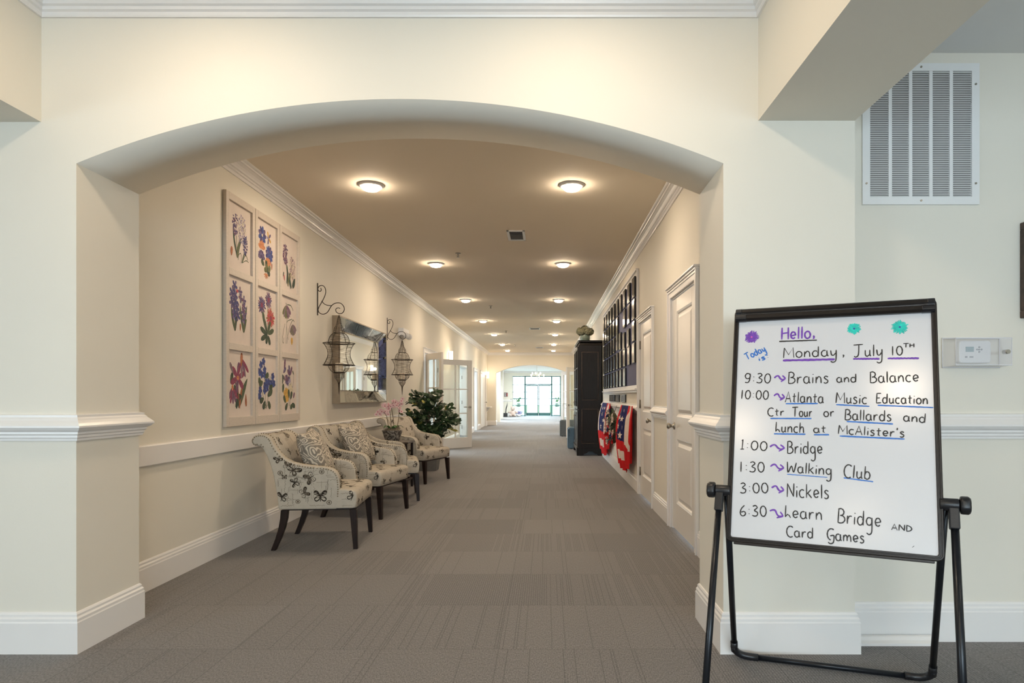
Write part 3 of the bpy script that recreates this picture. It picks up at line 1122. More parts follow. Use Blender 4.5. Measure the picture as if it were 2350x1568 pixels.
def ceiling_vent(x, y, w, l, label):
    root = thing('ceiling_vent', label, 'vent', (x, y, CE), group='corridor ceiling vents')
    m = MB()
    f = 0.028
    for a, b, c, d in ((-w / 2, -l / 2, w / 2, -l / 2 + f), (-w / 2, l / 2 - f, w / 2, l / 2), (-w / 2, -l / 2, -w / 2 + f, l / 2), (w / 2 - f, -l / 2, w / 2, l / 2)):
        m.box(a, b, -0.012, c, d, 0)
    m.build('frame', 'vent', root, world=False, bevel=0.003)
    m = MB()
    m.box(-w / 2 + f, -l / 2 + f, -0.002, w / 2 - f, l / 2 - f, 0)
    m.build('duct_opening', 'dark', root, world=False)
    m = MB()
    n = 9
    for k in range(n):
        yy = -l / 2 + f + (l - 2 * f) * (k + 0.5) / n
        m.obox((-w / 2 + f, yy - 0.012, -0.010), (w - 2 * f, 0, 0), (0, 0.020, 0.007), (0, -0.0005, 0.0015))
    m.build('louver', 'vent', root, world=False)
    return root


ceiling_vent(-0.333, 7.06, 0.20, 0.42, 'white ceiling vent between the first and second pairs of lights')
ceiling_vent(-0.300, 16.7, 0.28, 0.40, 'white ceiling vent further on, past the fourth pair of lights')
ceiling_vent(-0.24, 23.1, 0.28, 0.36, 'small white ceiling vent before the far arch')


def sprinkler(x, y, label):
    root = thing('sprinkler', label, 'sprinkler', (x, y, CE), group='ceiling sprinklers')
    MB().lathe([(0.036, 0), (0.034, -0.008), (0.018, -0.012)], n=18).build('escutcheon', 'nickel', root, world=False)
    m = MB().tube([(0, 0, -0.012), (0, 0, -0.05)], 0.007, 8)
    m.tube([(-0.012, 0, -0.02), (-0.014, 0, -0.036), (0, 0, -0.052)], 0.003, 6)
    m.tube([(0.012, 0, -0.02), (0.014, 0, -0.036), (0, 0, -0.052)], 0.003, 6)
    m.lathe([(0.0, -0.056), (0.022, -0.056), (0.022, -0.053), (0, -0.053)], n=14)
    m.build('head', 'nickel', root, world=False)


for i, (x, y) in enumerate(((-1.114, 7.94), (-1.106, 12.54), (-1.10, 17.3), (-1.09, 21.9))):
    sprinkler(x, y, f'metal fire sprinkler in the corridor ceiling, {ORD[i]} from the near arch')
# ---------------------------------------------------------------- whiteboard easel
BO = Vector((0.76921536, 2.55307397, 1.51823415))
_yaw, _tilt = 0.44529342, 0.24466064
BU = Vector((math.cos(_yaw), -math.sin(_yaw), 0))
BNH = Vector((-math.sin(_yaw), -math.cos(_yaw), 0))
BV = Vector((0, 0, -1)) * math.cos(_tilt) + BNH * math.sin(_tilt)
BN = -(BU.cross(BV))
if BN.y > 0:
    BN = -BN
BW, BH = 0.70, 0.9214
WORDS = [
    ('Hello,', 0.1806, 0.1340, 0.3000, 0.1327, 0.0485, 'P'),
    ('Monday', 0.1887, 0.2095, 0.3772, 0.2063, 0.0407, 'K'),
    (',', 0.3934, 0.2101, 0.4022, 0.2104, 0.0392, 'K'),
    ('July', 0.4327, 0.2113, 0.5280, 0.2107, 0.0440, 'K'),
    ('10', 0.5558, 0.2099, 0.5921, 0.2093, 0.0347, 'K'),
    ('TH', 0.5933, 0.1815, 0.6272, 0.1818, 0.0148, 'K'),
    ('Today', 0.0533, 0.2148, 0.1244, 0.1774, 0.0271, 'B'),
    ('is:', 0.0995, 0.2196, 0.1381, 0.2081, 0.0197, 'B'),
    ('9:30', 0.0482, 0.3067, 0.1454, 0.3095, 0.0383, 'K'),
    ('Brains', 0.2084, 0.3120, 0.3495, 0.3114, 0.0450, 'K'),
    ('and', 0.3760, 0.3092, 0.4425, 0.3090, 0.0319, 'K'),
    ('Balance', 0.4864, 0.3120, 0.6392, 0.3087, 0.0411, 'K'),
    ('10:00', 0.0356, 0.3720, 0.1391, 0.3744, 0.0353, 'K'),
    ('Atlanta', 0.1990, 0.3854, 0.3322, 0.3882, 0.0410, 'K'),
    ('Music', 0.3733, 0.3872, 0.4753, 0.3908, 0.0397, 'K'),
    ('Education', 0.5052, 0.3874, 0.6643, 0.3906, 0.0355, 'K'),
    ('Ctr', 0.1376, 0.4396, 0.1969, 0.4371, 0.0308, 'K'),
    ('Tour', 0.2246, 0.4409, 0.2941, 0.4400, 0.0353, 'K'),
    ('or', 0.3333, 0.4402, 0.3691, 0.4381, 0.0330, 'K'),
    ('Ballards', 0.4037, 0.4506, 0.5523, 0.4529, 0.0390, 'K'),
    ('and', 0.5885, 0.4520, 0.6560, 0.4571, 0.0329, 'K'),
    ('Lunch', 0.1662, 0.5011, 0.2673, 0.5024, 0.0387, 'K'),
    ('at', 0.2992, 0.5006, 0.3412, 0.4995, 0.0295, 'K'),
    ("McAlister's", 0.3815, 0.5027, 0.5915, 0.5096, 0.0323, 'K'),
    ('I:00', 0.0410, 0.5711, 0.1395, 0.5742, 0.0356, 'K'),
    ('Bridge', 0.2104, 0.5814, 0.3301, 0.5783, 0.0460, 'K'),
    ('1:30', 0.0420, 0.6584, 0.1323, 0.6554, 0.0384, 'K'),
    ('Walking', 0.2102, 0.6514, 0.3613, 0.6545, 0.0389, 'K'),
    ('Club', 0.3995, 0.6587, 0.4837, 0.6632, 0.0453, 'K'),
    ('3:00', 0.0469, 0.7392, 0.1482, 0.7317, 0.0378, 'K'),
    ('Nickels', 0.2120, 0.7426, 0.3532, 0.7391, 0.0494, 'K'),
    ('6:30', 0.0483, 0.8237, 0.1443, 0.8185, 0.0388, 'K'),
    ('Learn', 0.2060, 0.8173, 0.3310, 0.8162, 0.0440, 'K'),
    ('Bridge', 0.3809, 0.8211, 0.5156, 0.8252, 0.0502, 'K'),
    ('AND', 0.5470, 0.8311, 0.6074, 0.8319, 0.0205, 'K'),
    ('Card', 0.2132, 0.8843, 0.3031, 0.8827, 0.0372, 'K'),
    ('Games', 0.3469, 0.8831, 0.4647, 0.8835, 0.0393, 'K'),
]
UNDERLINES = [
    (0.1719, 0.1415, 0.3077, 0.1417, 0.0051, 'K'),
    (0.1873, 0.2192, 0.3698, 0.2197, 0.0085, 'P'),
    (0.4310, 0.2196, 0.5172, 0.2215, 0.0071, 'P'),
    (0.5431, 0.2210, 0.6411, 0.2228, 0.0068, 'P'),
    (0.2006, 0.3913, 0.3130, 0.3900, 0.0051, 'B'),
    (0.3745, 0.3938, 0.4836, 0.3996, 0.0048, 'B'),
    (0.5093, 0.3954, 0.6801, 0.4025, 0.0048, 'B'),
    (0.1468, 0.4492, 0.2918, 0.4474, 0.0051, 'B'),
    (0.4094, 0.4563, 0.5569, 0.4629, 0.0054, 'B'),
    (0.1612, 0.5084, 0.2720, 0.5072, 0.0054, 'B'),
    (0.3003, 0.5081, 0.3517, 0.5067, 0.0054, 'B'),
    (0.3866, 0.5106, 0.5914, 0.5158, 0.0054, 'B'),
    (0.2104, 0.6590, 0.3471, 0.6632, 0.0031, 'B'),
    (0.3995, 0.6618, 0.4931, 0.6703, 0.0044, 'B'),
    (0.6070, 0.8838, 0.6128, 0.8775, 0.0014, 'K'),
]
ARROWS = [ (0.1577, 0.2895, 0.1940, 0.2918), (0.1577, 0.3606, 0.1924, 0.3658), (0.1484, 0.5589, 0.1948, 0.5613), (0.1518, 0.6331, 0.1943, 0.6360), (0.1584, 0.7125, 0.1965, 0.7181), (0.1536, 0.7977, 0.1954, 0.8118) ]
BURSTS = [ (0.0685, 0.1192, 0.0280, 'P'), (0.4345, 0.1019, 0.0239, 'T'), (0.5836, 0.1031, 0.0280, 'T') ]



def bp(a, b, c=0.0):
    """point on the board: a to the right, b down, c out of the face"""
    return BO + BU * a + BV * b + BN * c


easel = thing('whiteboard_easel', 'black framed whiteboard on tubular easel legs with a handwritten activity schedule', 'easel', (1.05, 2.3, 0))


def rounded(x0, y0, x1, y1, r, n=5):
    pts = []
    for cx, cy, a0 in ((x1 - r, y1 - r, 0), (x0 + r, y1 - r, 90), (x0 + r, y0 + r, 180), (x1 - r, y0 + r, 270)):
        for k in range(n + 1):
            a = R(a0 + 90 * k / n)
            pts.append((cx + r * math.cos(a), cy + r * math.sin(a)))
    return pts


# frame: ring with rounded corners and a raised middle rib
m = MB()
prof = [(0.0, -0.016), (0.0, 0.004), (0.003, 0.008), (0.007, 0.008), (0.008, 0.005), (0.011, 0.005), (0.012, 0.007), (0.016, 0.007), (0.018, 0.003), (0.018, -0.016)]
rings = [[bp(x, y, c) for x, y in rounded(ins, ins, BW - ins, BH - ins, 0.022 - ins * 0.8)] for ins, c in prof]
nn = len(rings[0])
base = len(m.v)
for rg in rings:
    m.v += rg
for i in range(len(rings)):
    j = (i + 1) % len(rings)
    for k in range(nn):
        kk = (k + 1) % nn
        m.f.append([base + i * nn + k, base + i * nn + kk, base + j * nn + kk, base + j * nn + k])
        m.mi.append(0)
        m.sm.append(False)
m.build('frame', 'blackbrown', easel)
# bottom shelf lip
m = MB()
m.obox(bp(0.03, BH - 0.002, -0.010), BU * (BW - 0.06), BV * 0.010, BN * 0.018)
m.build('tray_lip', 'blackbrown', easel, bevel=0.002)
# paper clamp along the top
m = MB()
cp = [(0.004, -0.004), (0.004, 0.014), (0.010, 0.020), (0.020, 0.021), (0.026, 0.017), (0.030, 0.016), (0.033, 0.020), (0.046, 0.021), (0.054, 0.012), (0.054, -0.004)]
for a0, a1 in ((0.026, BW - 0.026),):
    vs = [bp(a0, b, c) for b, c in cp] + [bp(a1, b, c) for b, c in cp]
    n = len(cp)
    m.add(vs, [tuple(range(n)), tuple(range(n, 2 * n))[::-1]] + [(i, (i + 1) % n, n + (i + 1) % n, n + i) for i in range(n)])
m.build('clamp_bar', 'blackbrown', easel)
for a0, a1, w0, w1 in ((0.006, 0.030, 0, 0.016), (BW - 0.030, BW - 0.006, 0.016, 0)):
    m = MB()
    cs = [(b * 1.02, c + (0.002 if c > 0 else 0)) for b, c in cp]
    vs = [bp(a0 - (w0 if b > .03 else 0) * 0, b, c) for b, c in cs] + [bp(a1 + (0.018 if (b > 0.028 and w1 > 0) else 0), b, c) for b, c in cs]
    if w0:
        vs = [bp(a0 - (0.018 if b > 0.028 else 0), b, c) for b, c in cs] + [bp(a1, b, c) for b, c in cs]
    n = len(cp)
    m.add(vs, [tuple(range(n)), tuple(range(n, 2 * n))[::-1]] + [(i, (i + 1) % n, n + (i + 1) % n, n + i) for i in range(n)])
    m.build('clamp_end', 'black', easel, bevel=0.002)
# writing surface
m = MB()
m.obox(bp(0.015, 0.015, -0.010), BU * (BW - 0.03), BV * (BH - 0.03), BN * 0.010)
board = m.build('writing_surface', 'board', easel)

# stroke letters: cap height 1, strokes are smoothed when they start with 'S'
def arc(cx, cy, rx, ry, a0, a1, n=12):
    return [(cx + rx * math.cos(R(a0 + (a1 - a0) * i / n)), cy + ry * math.sin(R(a0 + (a1 - a0) * i / n))) for i in range(n + 1)]


X = 0.58
G = {
    'A': (0.62, [[(0, 0), (0.30, 1), (0.60, 0)], [(0.10, 0.34), (0.52, 0.36)]]),
    'B': (0.58, [[(0.06, 1), (0.02, 0)], [(0, 0.95)] + arc(0.20, 0.76, 0.27, 0.24, 90, -90) + arc(0.20, 0.27, 0.36, 0.27, 80, -100) + [(0.02, 0.03)]]),
    'C': (0.62, [arc(0.38, 0.48, 0.36, 0.52, 50, 305, 18)]),
    'D': (0.58, [[(0.05, 1), (0.03, 0)], [(0, 0.98), (0.40, 0.78), (0.55, 0.42), (0.36, 0.10), (0, 0)]]),
    'E': (0.52, [[(0.06, 1), (0.02, 0)], [(0.02, 1), (0.50, 1.02)], [(0.03, 0.52), (0.38, 0.55)], [(0, 0), (0.52, 0.05)]]),
    'G': (0.66, [arc(0.40, 0.50, 0.38, 0.50, 55, 262, 16), [(0.28, 0.36), (0.62, 0.42), (0.64, 0.10), (0.56, -0.22), (0.30, -0.32), (0.10, -0.20)]]),
    'H': (0.62, [[(0.04, 1), (0.02, 0)], [(0.58, 1), (0.58, 0)], [(0.03, 0.50), (0.58, 0.56)]]),
    'I': (0.30, [[(0.08, 0.90), (0.16, 1.06), (0.14, 0.0)], [(0.0, -0.01), (0.30, 0.03)]]),
    'J': (0.78, [[(0, 1.02), (0.78, 1.06)], [(0.44, 1.02), (0.42, 0.40), (0.36, 0.08), (0.18, -0.04), (0.04, 0.04)]]),
    'L': (0.50, [[(0.08, 1), (0.04, 0.05)], [(0.04, 0.05), (0.22, 0.28), (0.36, 0.20), (0.48, 0)]]),
    'M': (0.86, [[(0.02, 0), (0.08, 1)], [(0.08, 1), (0.42, 0.30), (0.78, 1), (0.84, 0)]]),
    'N': (0.66, [[(0.02, 0), (0.06, 1)], [(0.06, 1), (0.58, 0.05)], [(0.58, 0.05), (0.62, 1.02)]]),
    'T': (0.80, [[(0, 1), (0.80, 1.04)], [(0.40, 1.0), (0.36, 0)]]),
    'W': (0.86, [[(0, 1), (0.10, 0), (0.40, 0.62), (0.62, 0.04), (0.84, 0.95)]]),
    'a': (0.56, [arc(0.24, X / 2, 0.22, X / 2, 60, 395, 16), [(0.44, X), (0.45, 0.20), (0.54, 0)]]),
    'b': (0.50, [[(0.06, 1), (0.04, 0.02)], [(0.05, 0.34)] + arc(0.24, X / 2, 0.22, X / 2, 120, -140, 14)]),
    'c': (0.46, [arc(0.26, X / 2, 0.24, X / 2, 50, 310, 14)]),
    'd': (0.56, [arc(0.24, X / 2, 0.22, X / 2, 50, 400, 16), [(0.48, 1), (0.47, 0)]]),
    'e': (0.50, [[(0.05, 0.26), (0.42, 0.34)] + arc(0.25, 0.32, 0.20, 0.27, 10, 320, 16)]),
    'g': (0.54, [arc(0.24, X / 2 + .02, 0.21, X / 2 - .03, 50, 395, 16), [(0.45, X), (0.47, -.05), (0.44, -0.44), (0.26, -0.58), (0.06, -0.48)]]),
    'h': (0.50, [[(0.06, 1), (0.04, 0)], [(0.04, 0.30), (0.20, 0.56), (0.38, 0.50), (0.44, 0)]]),
    'i': (0.16, [[(0.08, 0.52), (0.07, 0)], [(0.09, 0.74), (0.10, 0.80)]]),
    'k': (0.50, [[(0.06, 1), (0.04, 0)], [(0.44, 0.62), (0.06, 0.26)], [(0.16, 0.34), (0.48, 0)]]),
    'l': (0.16, [[(0.09, 1), (0.07, 0)]]),
    'm': (0.76, [[(0.04, 0.54), (0.05, 0)], [(0.05, 0.30), (0.20, 0.55), (0.36, 0.40), (0.37, 0.04)], [(0.37, 0.30), (0.54, 0.55), (0.68, 0.40), (0.72, 0)]]),
    'n': (0.52, [[(0.05, 0.56), (0.05, 0)], [(0.05, 0.28), (0.24, 0.56), (0.42, 0.44), (0.46, 0)]]),
    'o': (0.52, [arc(0.26, X / 2, 0.23, X / 2, 80, 445, 18)]),
    'r': (0.42, [[(0.06, 0.56), (0.06, 0)], [(0.06, 0.28), (0.20, 0.52), (0.40, 0.54)]]),
    's': (0.42, [[(0.36, 0.52), (0.18, 0.60), (0.06, 0.48), (0.18, 0.34), (0.34, 0.22), (0.30, 0.05), (0.14, -0.01), (0.02, 0.06)]]),
    't': (0.42, [[(0.20, 0.86), (0.18, 0.08), (0.32, 0.02)], [(0.02, 0.56), (0.40, 0.60)]]),
    'u': (0.52, [[(0.05, 0.55), (0.06, 0.14), (0.20, 0.0), (0.38, 0.14)], [(0.42, 0.56), (0.42, 0.14), (0.50, 0)]]),
    'v': (0.46, [[(0.02, 0.56), (0.20, 0), (0.44, 0.58)]]),
    'y': (0.52, [[(0.04, 0.56), (0.10, 0.14), (0.26, 0.08), (0.42, 0.30)], [(0.46, 0.58), (0.45, -.05), (0.40, -0.48), (0.20, -0.60), (0.02, -0.50)]]),
    '0': (0.58, [arc(0.28, 0.48, 0.25, 0.48, 90, 450, 20)]),
    '1': (0.30, [[(0.12, 1), (0.10, 0)]]),
    '3': (0.54, [[(0.06, 0.92), (0.30, 1.0), (0.44, 0.80), (0.20, 0.54), (0.46, 0.34), (0.40, 0.06), (0.18, 0.0), (0.0, 0.08)]]),
    '6': (0.56, [[(0.42, 1.0), (0.16, 0.70), (0.04, 0.30), (0.16, 0.02), (0.40, 0.04), (0.50, 0.26), (0.36, 0.42), (0.12, 0.34)]]),
    '9': (0.52, [arc(0.24, 0.70, 0.22, 0.28, 20, 380, 16), [(0.46, 0.96), (0.42, 0.30), (0.28, 0.02), (0.02, 0.04)]]),
    ':': (0.26, [[(0.12, 0.60), (0.13, 0.66)], [(0.12, 0.18), (0.13, 0.24)]]),
    ',': (0.22, [[(0.06, 0.16), (0.16, 0.12), (0.10, -0.08)]]),
    "'": (0.18, [[(0.10, 1.0), (0.07, 0.74)]]),
}
SHARP = set('AEHMNTWLkliD1tI')
_lay = [0]


def ribbon(mb, pts, w, mi=0, taper=True):
    """flat marker stroke on the board face"""
    k = len(pts)
    _lay[0] += 1
    c = 0.0006 + 0.0000018 * (_lay[0] % 300)
    L, Rr = [], []
    for i in range(k):
        p0, p1 = Vector(pts[max(i - 1, 0)]), Vector(pts[min(i + 1, k - 1)])
        d = (p1 - p0)
        d = d.normalized() if d.length > 1e-9 else Vector((1, 0))
        n = Vector((-d.y, d.x))
        ww = w / 2 * (1.0 + 0.10 * math.sin(i * 0.45 + _lay[0]))
        if taper and (i == 0 or i == k - 1):
            ww *= 0.7
        q = Vector(pts[i])
        L.append(bp(*(q + n * ww), c))
        Rr.append(bp(*(q - n * ww), c))
    base = len(mb.v)
    mb.v += L + Rr
    for i in range(k - 1):
        mb.f.append([base + i, base + i + 1, base + k + i + 1, base + k + i])
        mb.mi.append(mi)
        mb.sm.append(False)


def write(mb, text, a0, b0, a1, b1, h, w, mi=0):
    gap = 0.13
    tot = sum(G[ch][0] for ch in text) + gap * (len(text) - 1)
    d = Vector((a1 - a0, b1 - b0))
    ln = d.length
    d.normalize()
    up = Vector((d.y, -d.x))
    sx = ln / tot
    x = 0.0
    for ci, ch in enumerate(text):
        gw, strokes = G[ch]
        for st in strokes:
            pts = st if (ch in SHARP and len(st) < 5) else [tuple(p) for p in cr_spline(st, 5)]
            if len(pts) == 2:
                p, q = pts
                pts = [(p[0] + (q[0] - p[0]) * t / 3, p[1] + (q[1] - p[1]) * t / 3) for t in range(4)]
            out = []
            for px, py in pts:
                q = Vector((a0, b0)) + d * ((x + px) * sx) + up * (py * h)
                out.append((q.x, q.y))
            ribbon(mb, out, w, mi)
        x += gw + gap


NM = {'K': 'black_lettering', 'P': 'purple_lettering', 'B': 'blue_lettering'}
for (t, a0, b0, a1, b1, h, col) in WORDS:
    mb = MB()
    w = 0.0043 if col == 'K' else (0.0064 if t.startswith('H') else 0.0050)
    if t in ('TH', 'AND'):
        w = 0.0038
    write(mb, t, a0, b0, a1, b1, h, w)
    mb.build(NM[col], INK[col], easel, recalc=False)
for (a0, b0, a1, b1) in ARROWS:
    mb = MB()
    d = Vector((a1 - a0, b1 - b0))
    n = Vector((d.y, -d.x)).normalized()
    P = lambda s, o: tuple(Vector((a0, b0)) + d * (s * 1.12) + n * (o * 0.66))
    ribbon(mb, [tuple(q) for q in cr_spline([P(0, 0.000), P(0.18, 0.012), P(0.36, 0.013), P(0.55, -0.002), P(0.75, -0.008), P(0.98, -0.001)], 5)], 0.0062)
    ribbon(mb, [P(0.70, 0.017), P(0.86, 0.009), P(1.0, 0.0)], 0.0062)
    ribbon(mb, [P(1.0, 0.0), P(0.82, -0.010), P(0.62, -0.021)], 0.0062)
    mb.build('drawn_arrow', INK['P'], easel, recalc=False)
for (a0, b0, a1, b1, w, c) in UNDERLINES:
    mb = MB()
    n = 26
    pts = []
    for i in range(n + 1):
        s = i / n
        wob = (0.0005 if w > 0.0065 else 0.0002) * math.sin(i * 2.1)
        pts.append((a0 + (a1 - a0) * s, b0 + (b1 - b0) * s + wob))
    ribbon(mb, pts, w)
    mb.build('underline', INK[c], easel, recalc=False)
for (a, b, r, c) in BURSTS:
    mb = MB()
    rnd = random.Random(int(a * 1000))
    for k in range(34):
        an = 2 * PI * k / 34 + rnd.uniform(-.06, .06)
        rr = r * rnd.uniform(0.78, 1.05)
        ribbon(mb, [(a + math.cos(an) * r * 0.12, b + math.sin(an) * r * 0.12), (a + math.cos(an) * rr * 0.6, b + math.sin(an) * rr * 0.6),
                    (a + math.cos(an) * rr, b + math.sin(an) * rr)], 0.0042, 0)
    for k in range(5):
        an = PI * k / 5
        q = 0.0035
        ribbon(mb, [(a - math.cos(an) * q, b - math.sin(an) * q), (a, b), (a + math.cos(an) * q, b + math.sin(an) * q)], 0.003, 1)
    mb.build('drawn_flower', [INK[c], INK['M'] if c == 'P' else INK['N']], easel, recalc=False)
# pivots, knobs and the two folding leg frames
PT = 0.795 * BH
lp, rp = bp(-0.030, PT, -0.004), bp(BW + 0.030, PT, -0.004)
fwd = BNH
for side, pv, sgn, foot_r, foot_f in (('l', lp, -1, Vector((0.842, 2.800, 0.012)), None), ('r', rp, 1, Vector((1.575, 2.560, 0.012)), None)):
    m = MB()
    m.tube([pv - BU * sgn * 0.040, pv + BU * sgn * 0.014], 0.021, 16)
    m.build('pivot', 'black', easel, bevel=0.002)
    m = MB()
    k0 = pv + BU * sgn * 0.016
    axis = BU * sgn
    e1 = Vector((0, 0, 1))
    e2 = axis.cross(e1)
    prof = []
    for r_, t_ in ((0.020, 0.0), (0.029, 0.003), (0.030, 0.008), (0.030, 0.024), (0.026, 0.030), (0.0, 0.031)):
        ring = []
        for q in range(24):
            an = 2 * PI * q / 24
            rr = r_ * (1 - 0.10 * (math.cos(an * 5) > 0.75) * (r_ > 0.022))
            ring.append(k0 + axis * t_ + (e1 * math.cos(an) + e2 * math.sin(an)) * rr)
        prof.append(ring)
    b0 = len(m.v)
    for rg in prof:
        m.v += rg
    for i in range(len(prof) - 1):
        for q in range(24):
            m.f.append([b0 + i * 24 + q, b0 + i * 24 + (q + 1) % 24, b0 + (i + 1) * 24 + (q + 1) % 24, b0 + (i + 1) * 24 + q])
            m.mi.append(0)
            m.sm.append(True)
    m.build('knob', 'black', easel)
    # front leg
    ff = pv + fwd * (0.34 if sgn < 0 else 0.26)
    ff.z = 0.012
    dirv = (ff - pv).normalized()
    m = MB()
    sd = dirv.cross(axis).normalized()
    c0 = pv - sd * 0.016 - axis * 0.016 + dirv * (-0.004)
    m.obox(c0, sd * 0.032, axis * 0.030, dirv * 0.085)
    m.build('leg_socket', 'black', easel, bevel=0.004)
    MB().tube([pv + dirv * 0.07, ff], 0.0125, 12).build('leg', 'tube', easel)
    MB().tube([ff + Vector((0, 0, -0.012)), ff + Vector((0, 0, 0.03))], 0.016, 12).build('foot', 'black', easel)
    # rear leg
    ip = pv - BU * sgn * 0.022 - fwd * 0.022
    rd = (foot_r - ip).normalized()
    MB().tube([ip, foot_r - rd * 0.05], 0.0125, 12).build('leg', 'tube', easel)
    MB().tube([foot_r - rd * 0.085, foot_r - rd * 0.03], 0.0155, 12).build('leg_collar', 'black', easel)
rl, rr_ = Vector((0.842, 2.800, 0.014)), Vector((1.575, 2.560, 0.014))
bd = (rr_ - rl).normalized()
ipl = (lp - rl).normalized()
ipr = (rp - rr_).normalized()
for c, d, up in ((rl, bd, ipl), (rr_, -bd, ipr)):
    pts = [c + up * 0.055]
    for q in range(7):
        a = q / 6
        pts.append(c + up * 0.055 * (1 - a) ** 2 + d * 0.065 * a ** 2)
    pts.append(c + d * 0.10)
    MB().tube(pts, 0.0155, 12).build('corner_elbow', 'black', easel)
MB().tube([rl + bd * 0.08, rr_ - bd * 0.08], 0.0120, 12).build('foot_bar', 'tube', easel)

# ---------------------------------------------------------------- fittings on the alcove wall
gr = thing('return_air_grille', 'large white return air grille with five columns of louvers high on the right wall', 'vent', (1.786, 3.0, 2.0817))
gx0, gx1, gz0, gz1 = 1.508, 2.0646, 2.0817, 2.7546
yw = 3.0
m = MB()
fw = 0.036
for a, b, c, d in ((gx0, gz0, gx1, gz0 + fw), (gx0, gz1 - fw, gx1, gz1), (gx0, gz0 + fw, gx0 + fw, gz1 - fw), (gx1 - fw, gz0 + fw, gx1, gz1 - fw)):
    m.box(a, yw - 0.012, b, c, yw, d)
cw = (gx1 - gx0 - 2 * fw) / 5
for k in range(1, 5):
    m.box(gx0 + fw + cw * k - 0.008, yw - 0.010, gz0 + fw, gx0 + fw + cw * k + 0.008, yw, gz1 - fw)
m.build('frame', 'vent', gr)
MB().box(gx0 + 0.01, yw - 0.002, gz0 + 0.01, gx1 - 0.01, yw - 0.0005, gz1 - 0.01).build('backing', 'ventback', gr)
m = MB()
n = 58
for k in range(n):
    z = gz0 + fw + (gz1 - gz0 - 2 * fw) * (k + 0.5) / n
    m.obox((gx0 + fw, yw - 0.0095, z - 0.0045), (gx1 - gx0 - 2 * fw, 0, 0), (0, 0.0075, 0.0068), (0, -0.0007, 0.0010))
m.build('louver', 'vent', gr)
for sx, sz in ((gx0 + .018, gz0 + .10), (gx1 - .018, gz0 + .10), (gx1 - .018, gz1 - .10), ((gx0 + gx1) / 2, gz0 + .018), ((gx0 + gx1) / 2, gz1 - .018)):
    MB().tube([(sx, yw - 0.012, sz), (sx, yw - 0.015, sz)], 0.005, 10).build('screw', 'nickel', gr)

th = thing('thermostat', 'white thermostat with small grey screen in a clear guard box', 'thermostat', (2.03, 3.0, 1.33))
m = MB()
m.prism(rounded(1.955, 1.325, 2.105, 1.430, 0.014), 'y', 2.968, 3.0)
m.build('housing', 'white', th, bevel=0.004)
MB().box(1.985, 2.965, 1.378, 2.022, 2.969, 1.402).build('screen', 'lcd', th)
for bx_, bz in ((2.049, 1.400), (2.049, 1.378), (2.039, 1.389), (2.049, 1.389), (2.060, 1.389)):
    MB().tube([(bx_, 2.968, bz), (bx_, 2.9655, bz)], 0.0042, 10).build('button', 'grey', th)
for bx_, wd in ((1.987, 0.010), (2.012, 0.016)):
    MB().box(bx_ - wd / 2, 2.9655, 1.350, bx_ + wd / 2, 2.968, 1.357).build('button', 'grey', th)
m = MB()
a0, a1, b0, b1, yf = 1.885, 2.165, 1.300, 1.448, 2.905
t = 0.003
i0, i1, j0, j1 = a0 + .012, a1 - .008, b0 + .012, b1 - .010
# open-backed shell: front sheet and four thin sides, single walled
m.add([(i0, yf, j0), (i1, yf, j0), (i1, yf, j1), (i0, yf, j1), (i0 - .006, 2.995, j0 - .006), (i1 + .006, 2.995, j0 - .006), (i1 + .006, 2.995, j1 + .006), (i0 - .006, 2.995, j1 + .006)],
      [(0, 1, 2, 3), (0, 4, 5, 1), (1, 5, 6, 2), (2, 6, 7, 3), (3, 7, 4, 0)])
m.build('guard_cover', 'acrylic', th, recalc=False)
m = MB()
e = 0.0025
loop = [(i0, yf, j0), (i1, yf, j0), (i1, yf, j1), (i0, yf, j1)]
m.tube(loop, e, 6, closed=True)
m.tube([(x + (-.006 if x < 2 else .006), 2.993, z + (-.006 if z < 1.37 else .006)) for x, y, z in loop], 0.004, 6, closed=True)
m.build('guard_edge', 'acryledge', th)
m = MB().tube([(2.138, 2.90, 1.374), (2.138, 2.93, 1.374)], 0.010, 14)
m.tube([(2.126, 2.92, 1.374), (2.150, 2.92, 1.374)], 0.004, 8)
m.build('guard_lock', 'nickel', th)

pf = thing('wall_picture', 'dark framed panel on the alcove wall, cut by the right edge', 'picture', (2.60, 3.0, 1.54))
m = MB()
for a, b, c, d in ((2.265, 1.54, 2.95, 1.575), (2.265, 1.96, 2.95, 1.995), (2.265, 1.575, 2.30, 1.96), (2.915, 1.575, 2.95, 1.96)):
    m.box(a, 2.955, b, c, 3.0, d)
m.build('frame', 'ebonyedge', pf, bevel=0.003)
MB().box(2.30, 2.975, 1.575, 2.915, 3.0, 1.96).build('canvas', 'dark', pf)
# ---------------------------------------------------------------- botanical panels on the left wall
PK = ['paper'] + ['p_' + k for k in ('violet', 'deepblue', 'lavender', 'plum', 'blush', 'orange', 'blue', 'green', 'olive', 'darkgreen',
                                     'scarlet', 'magenta', 'rust', 'mauve', 'yellow', 'cream')]
PI_ = {k[2:]: i for i, k in enumerate(PK)}


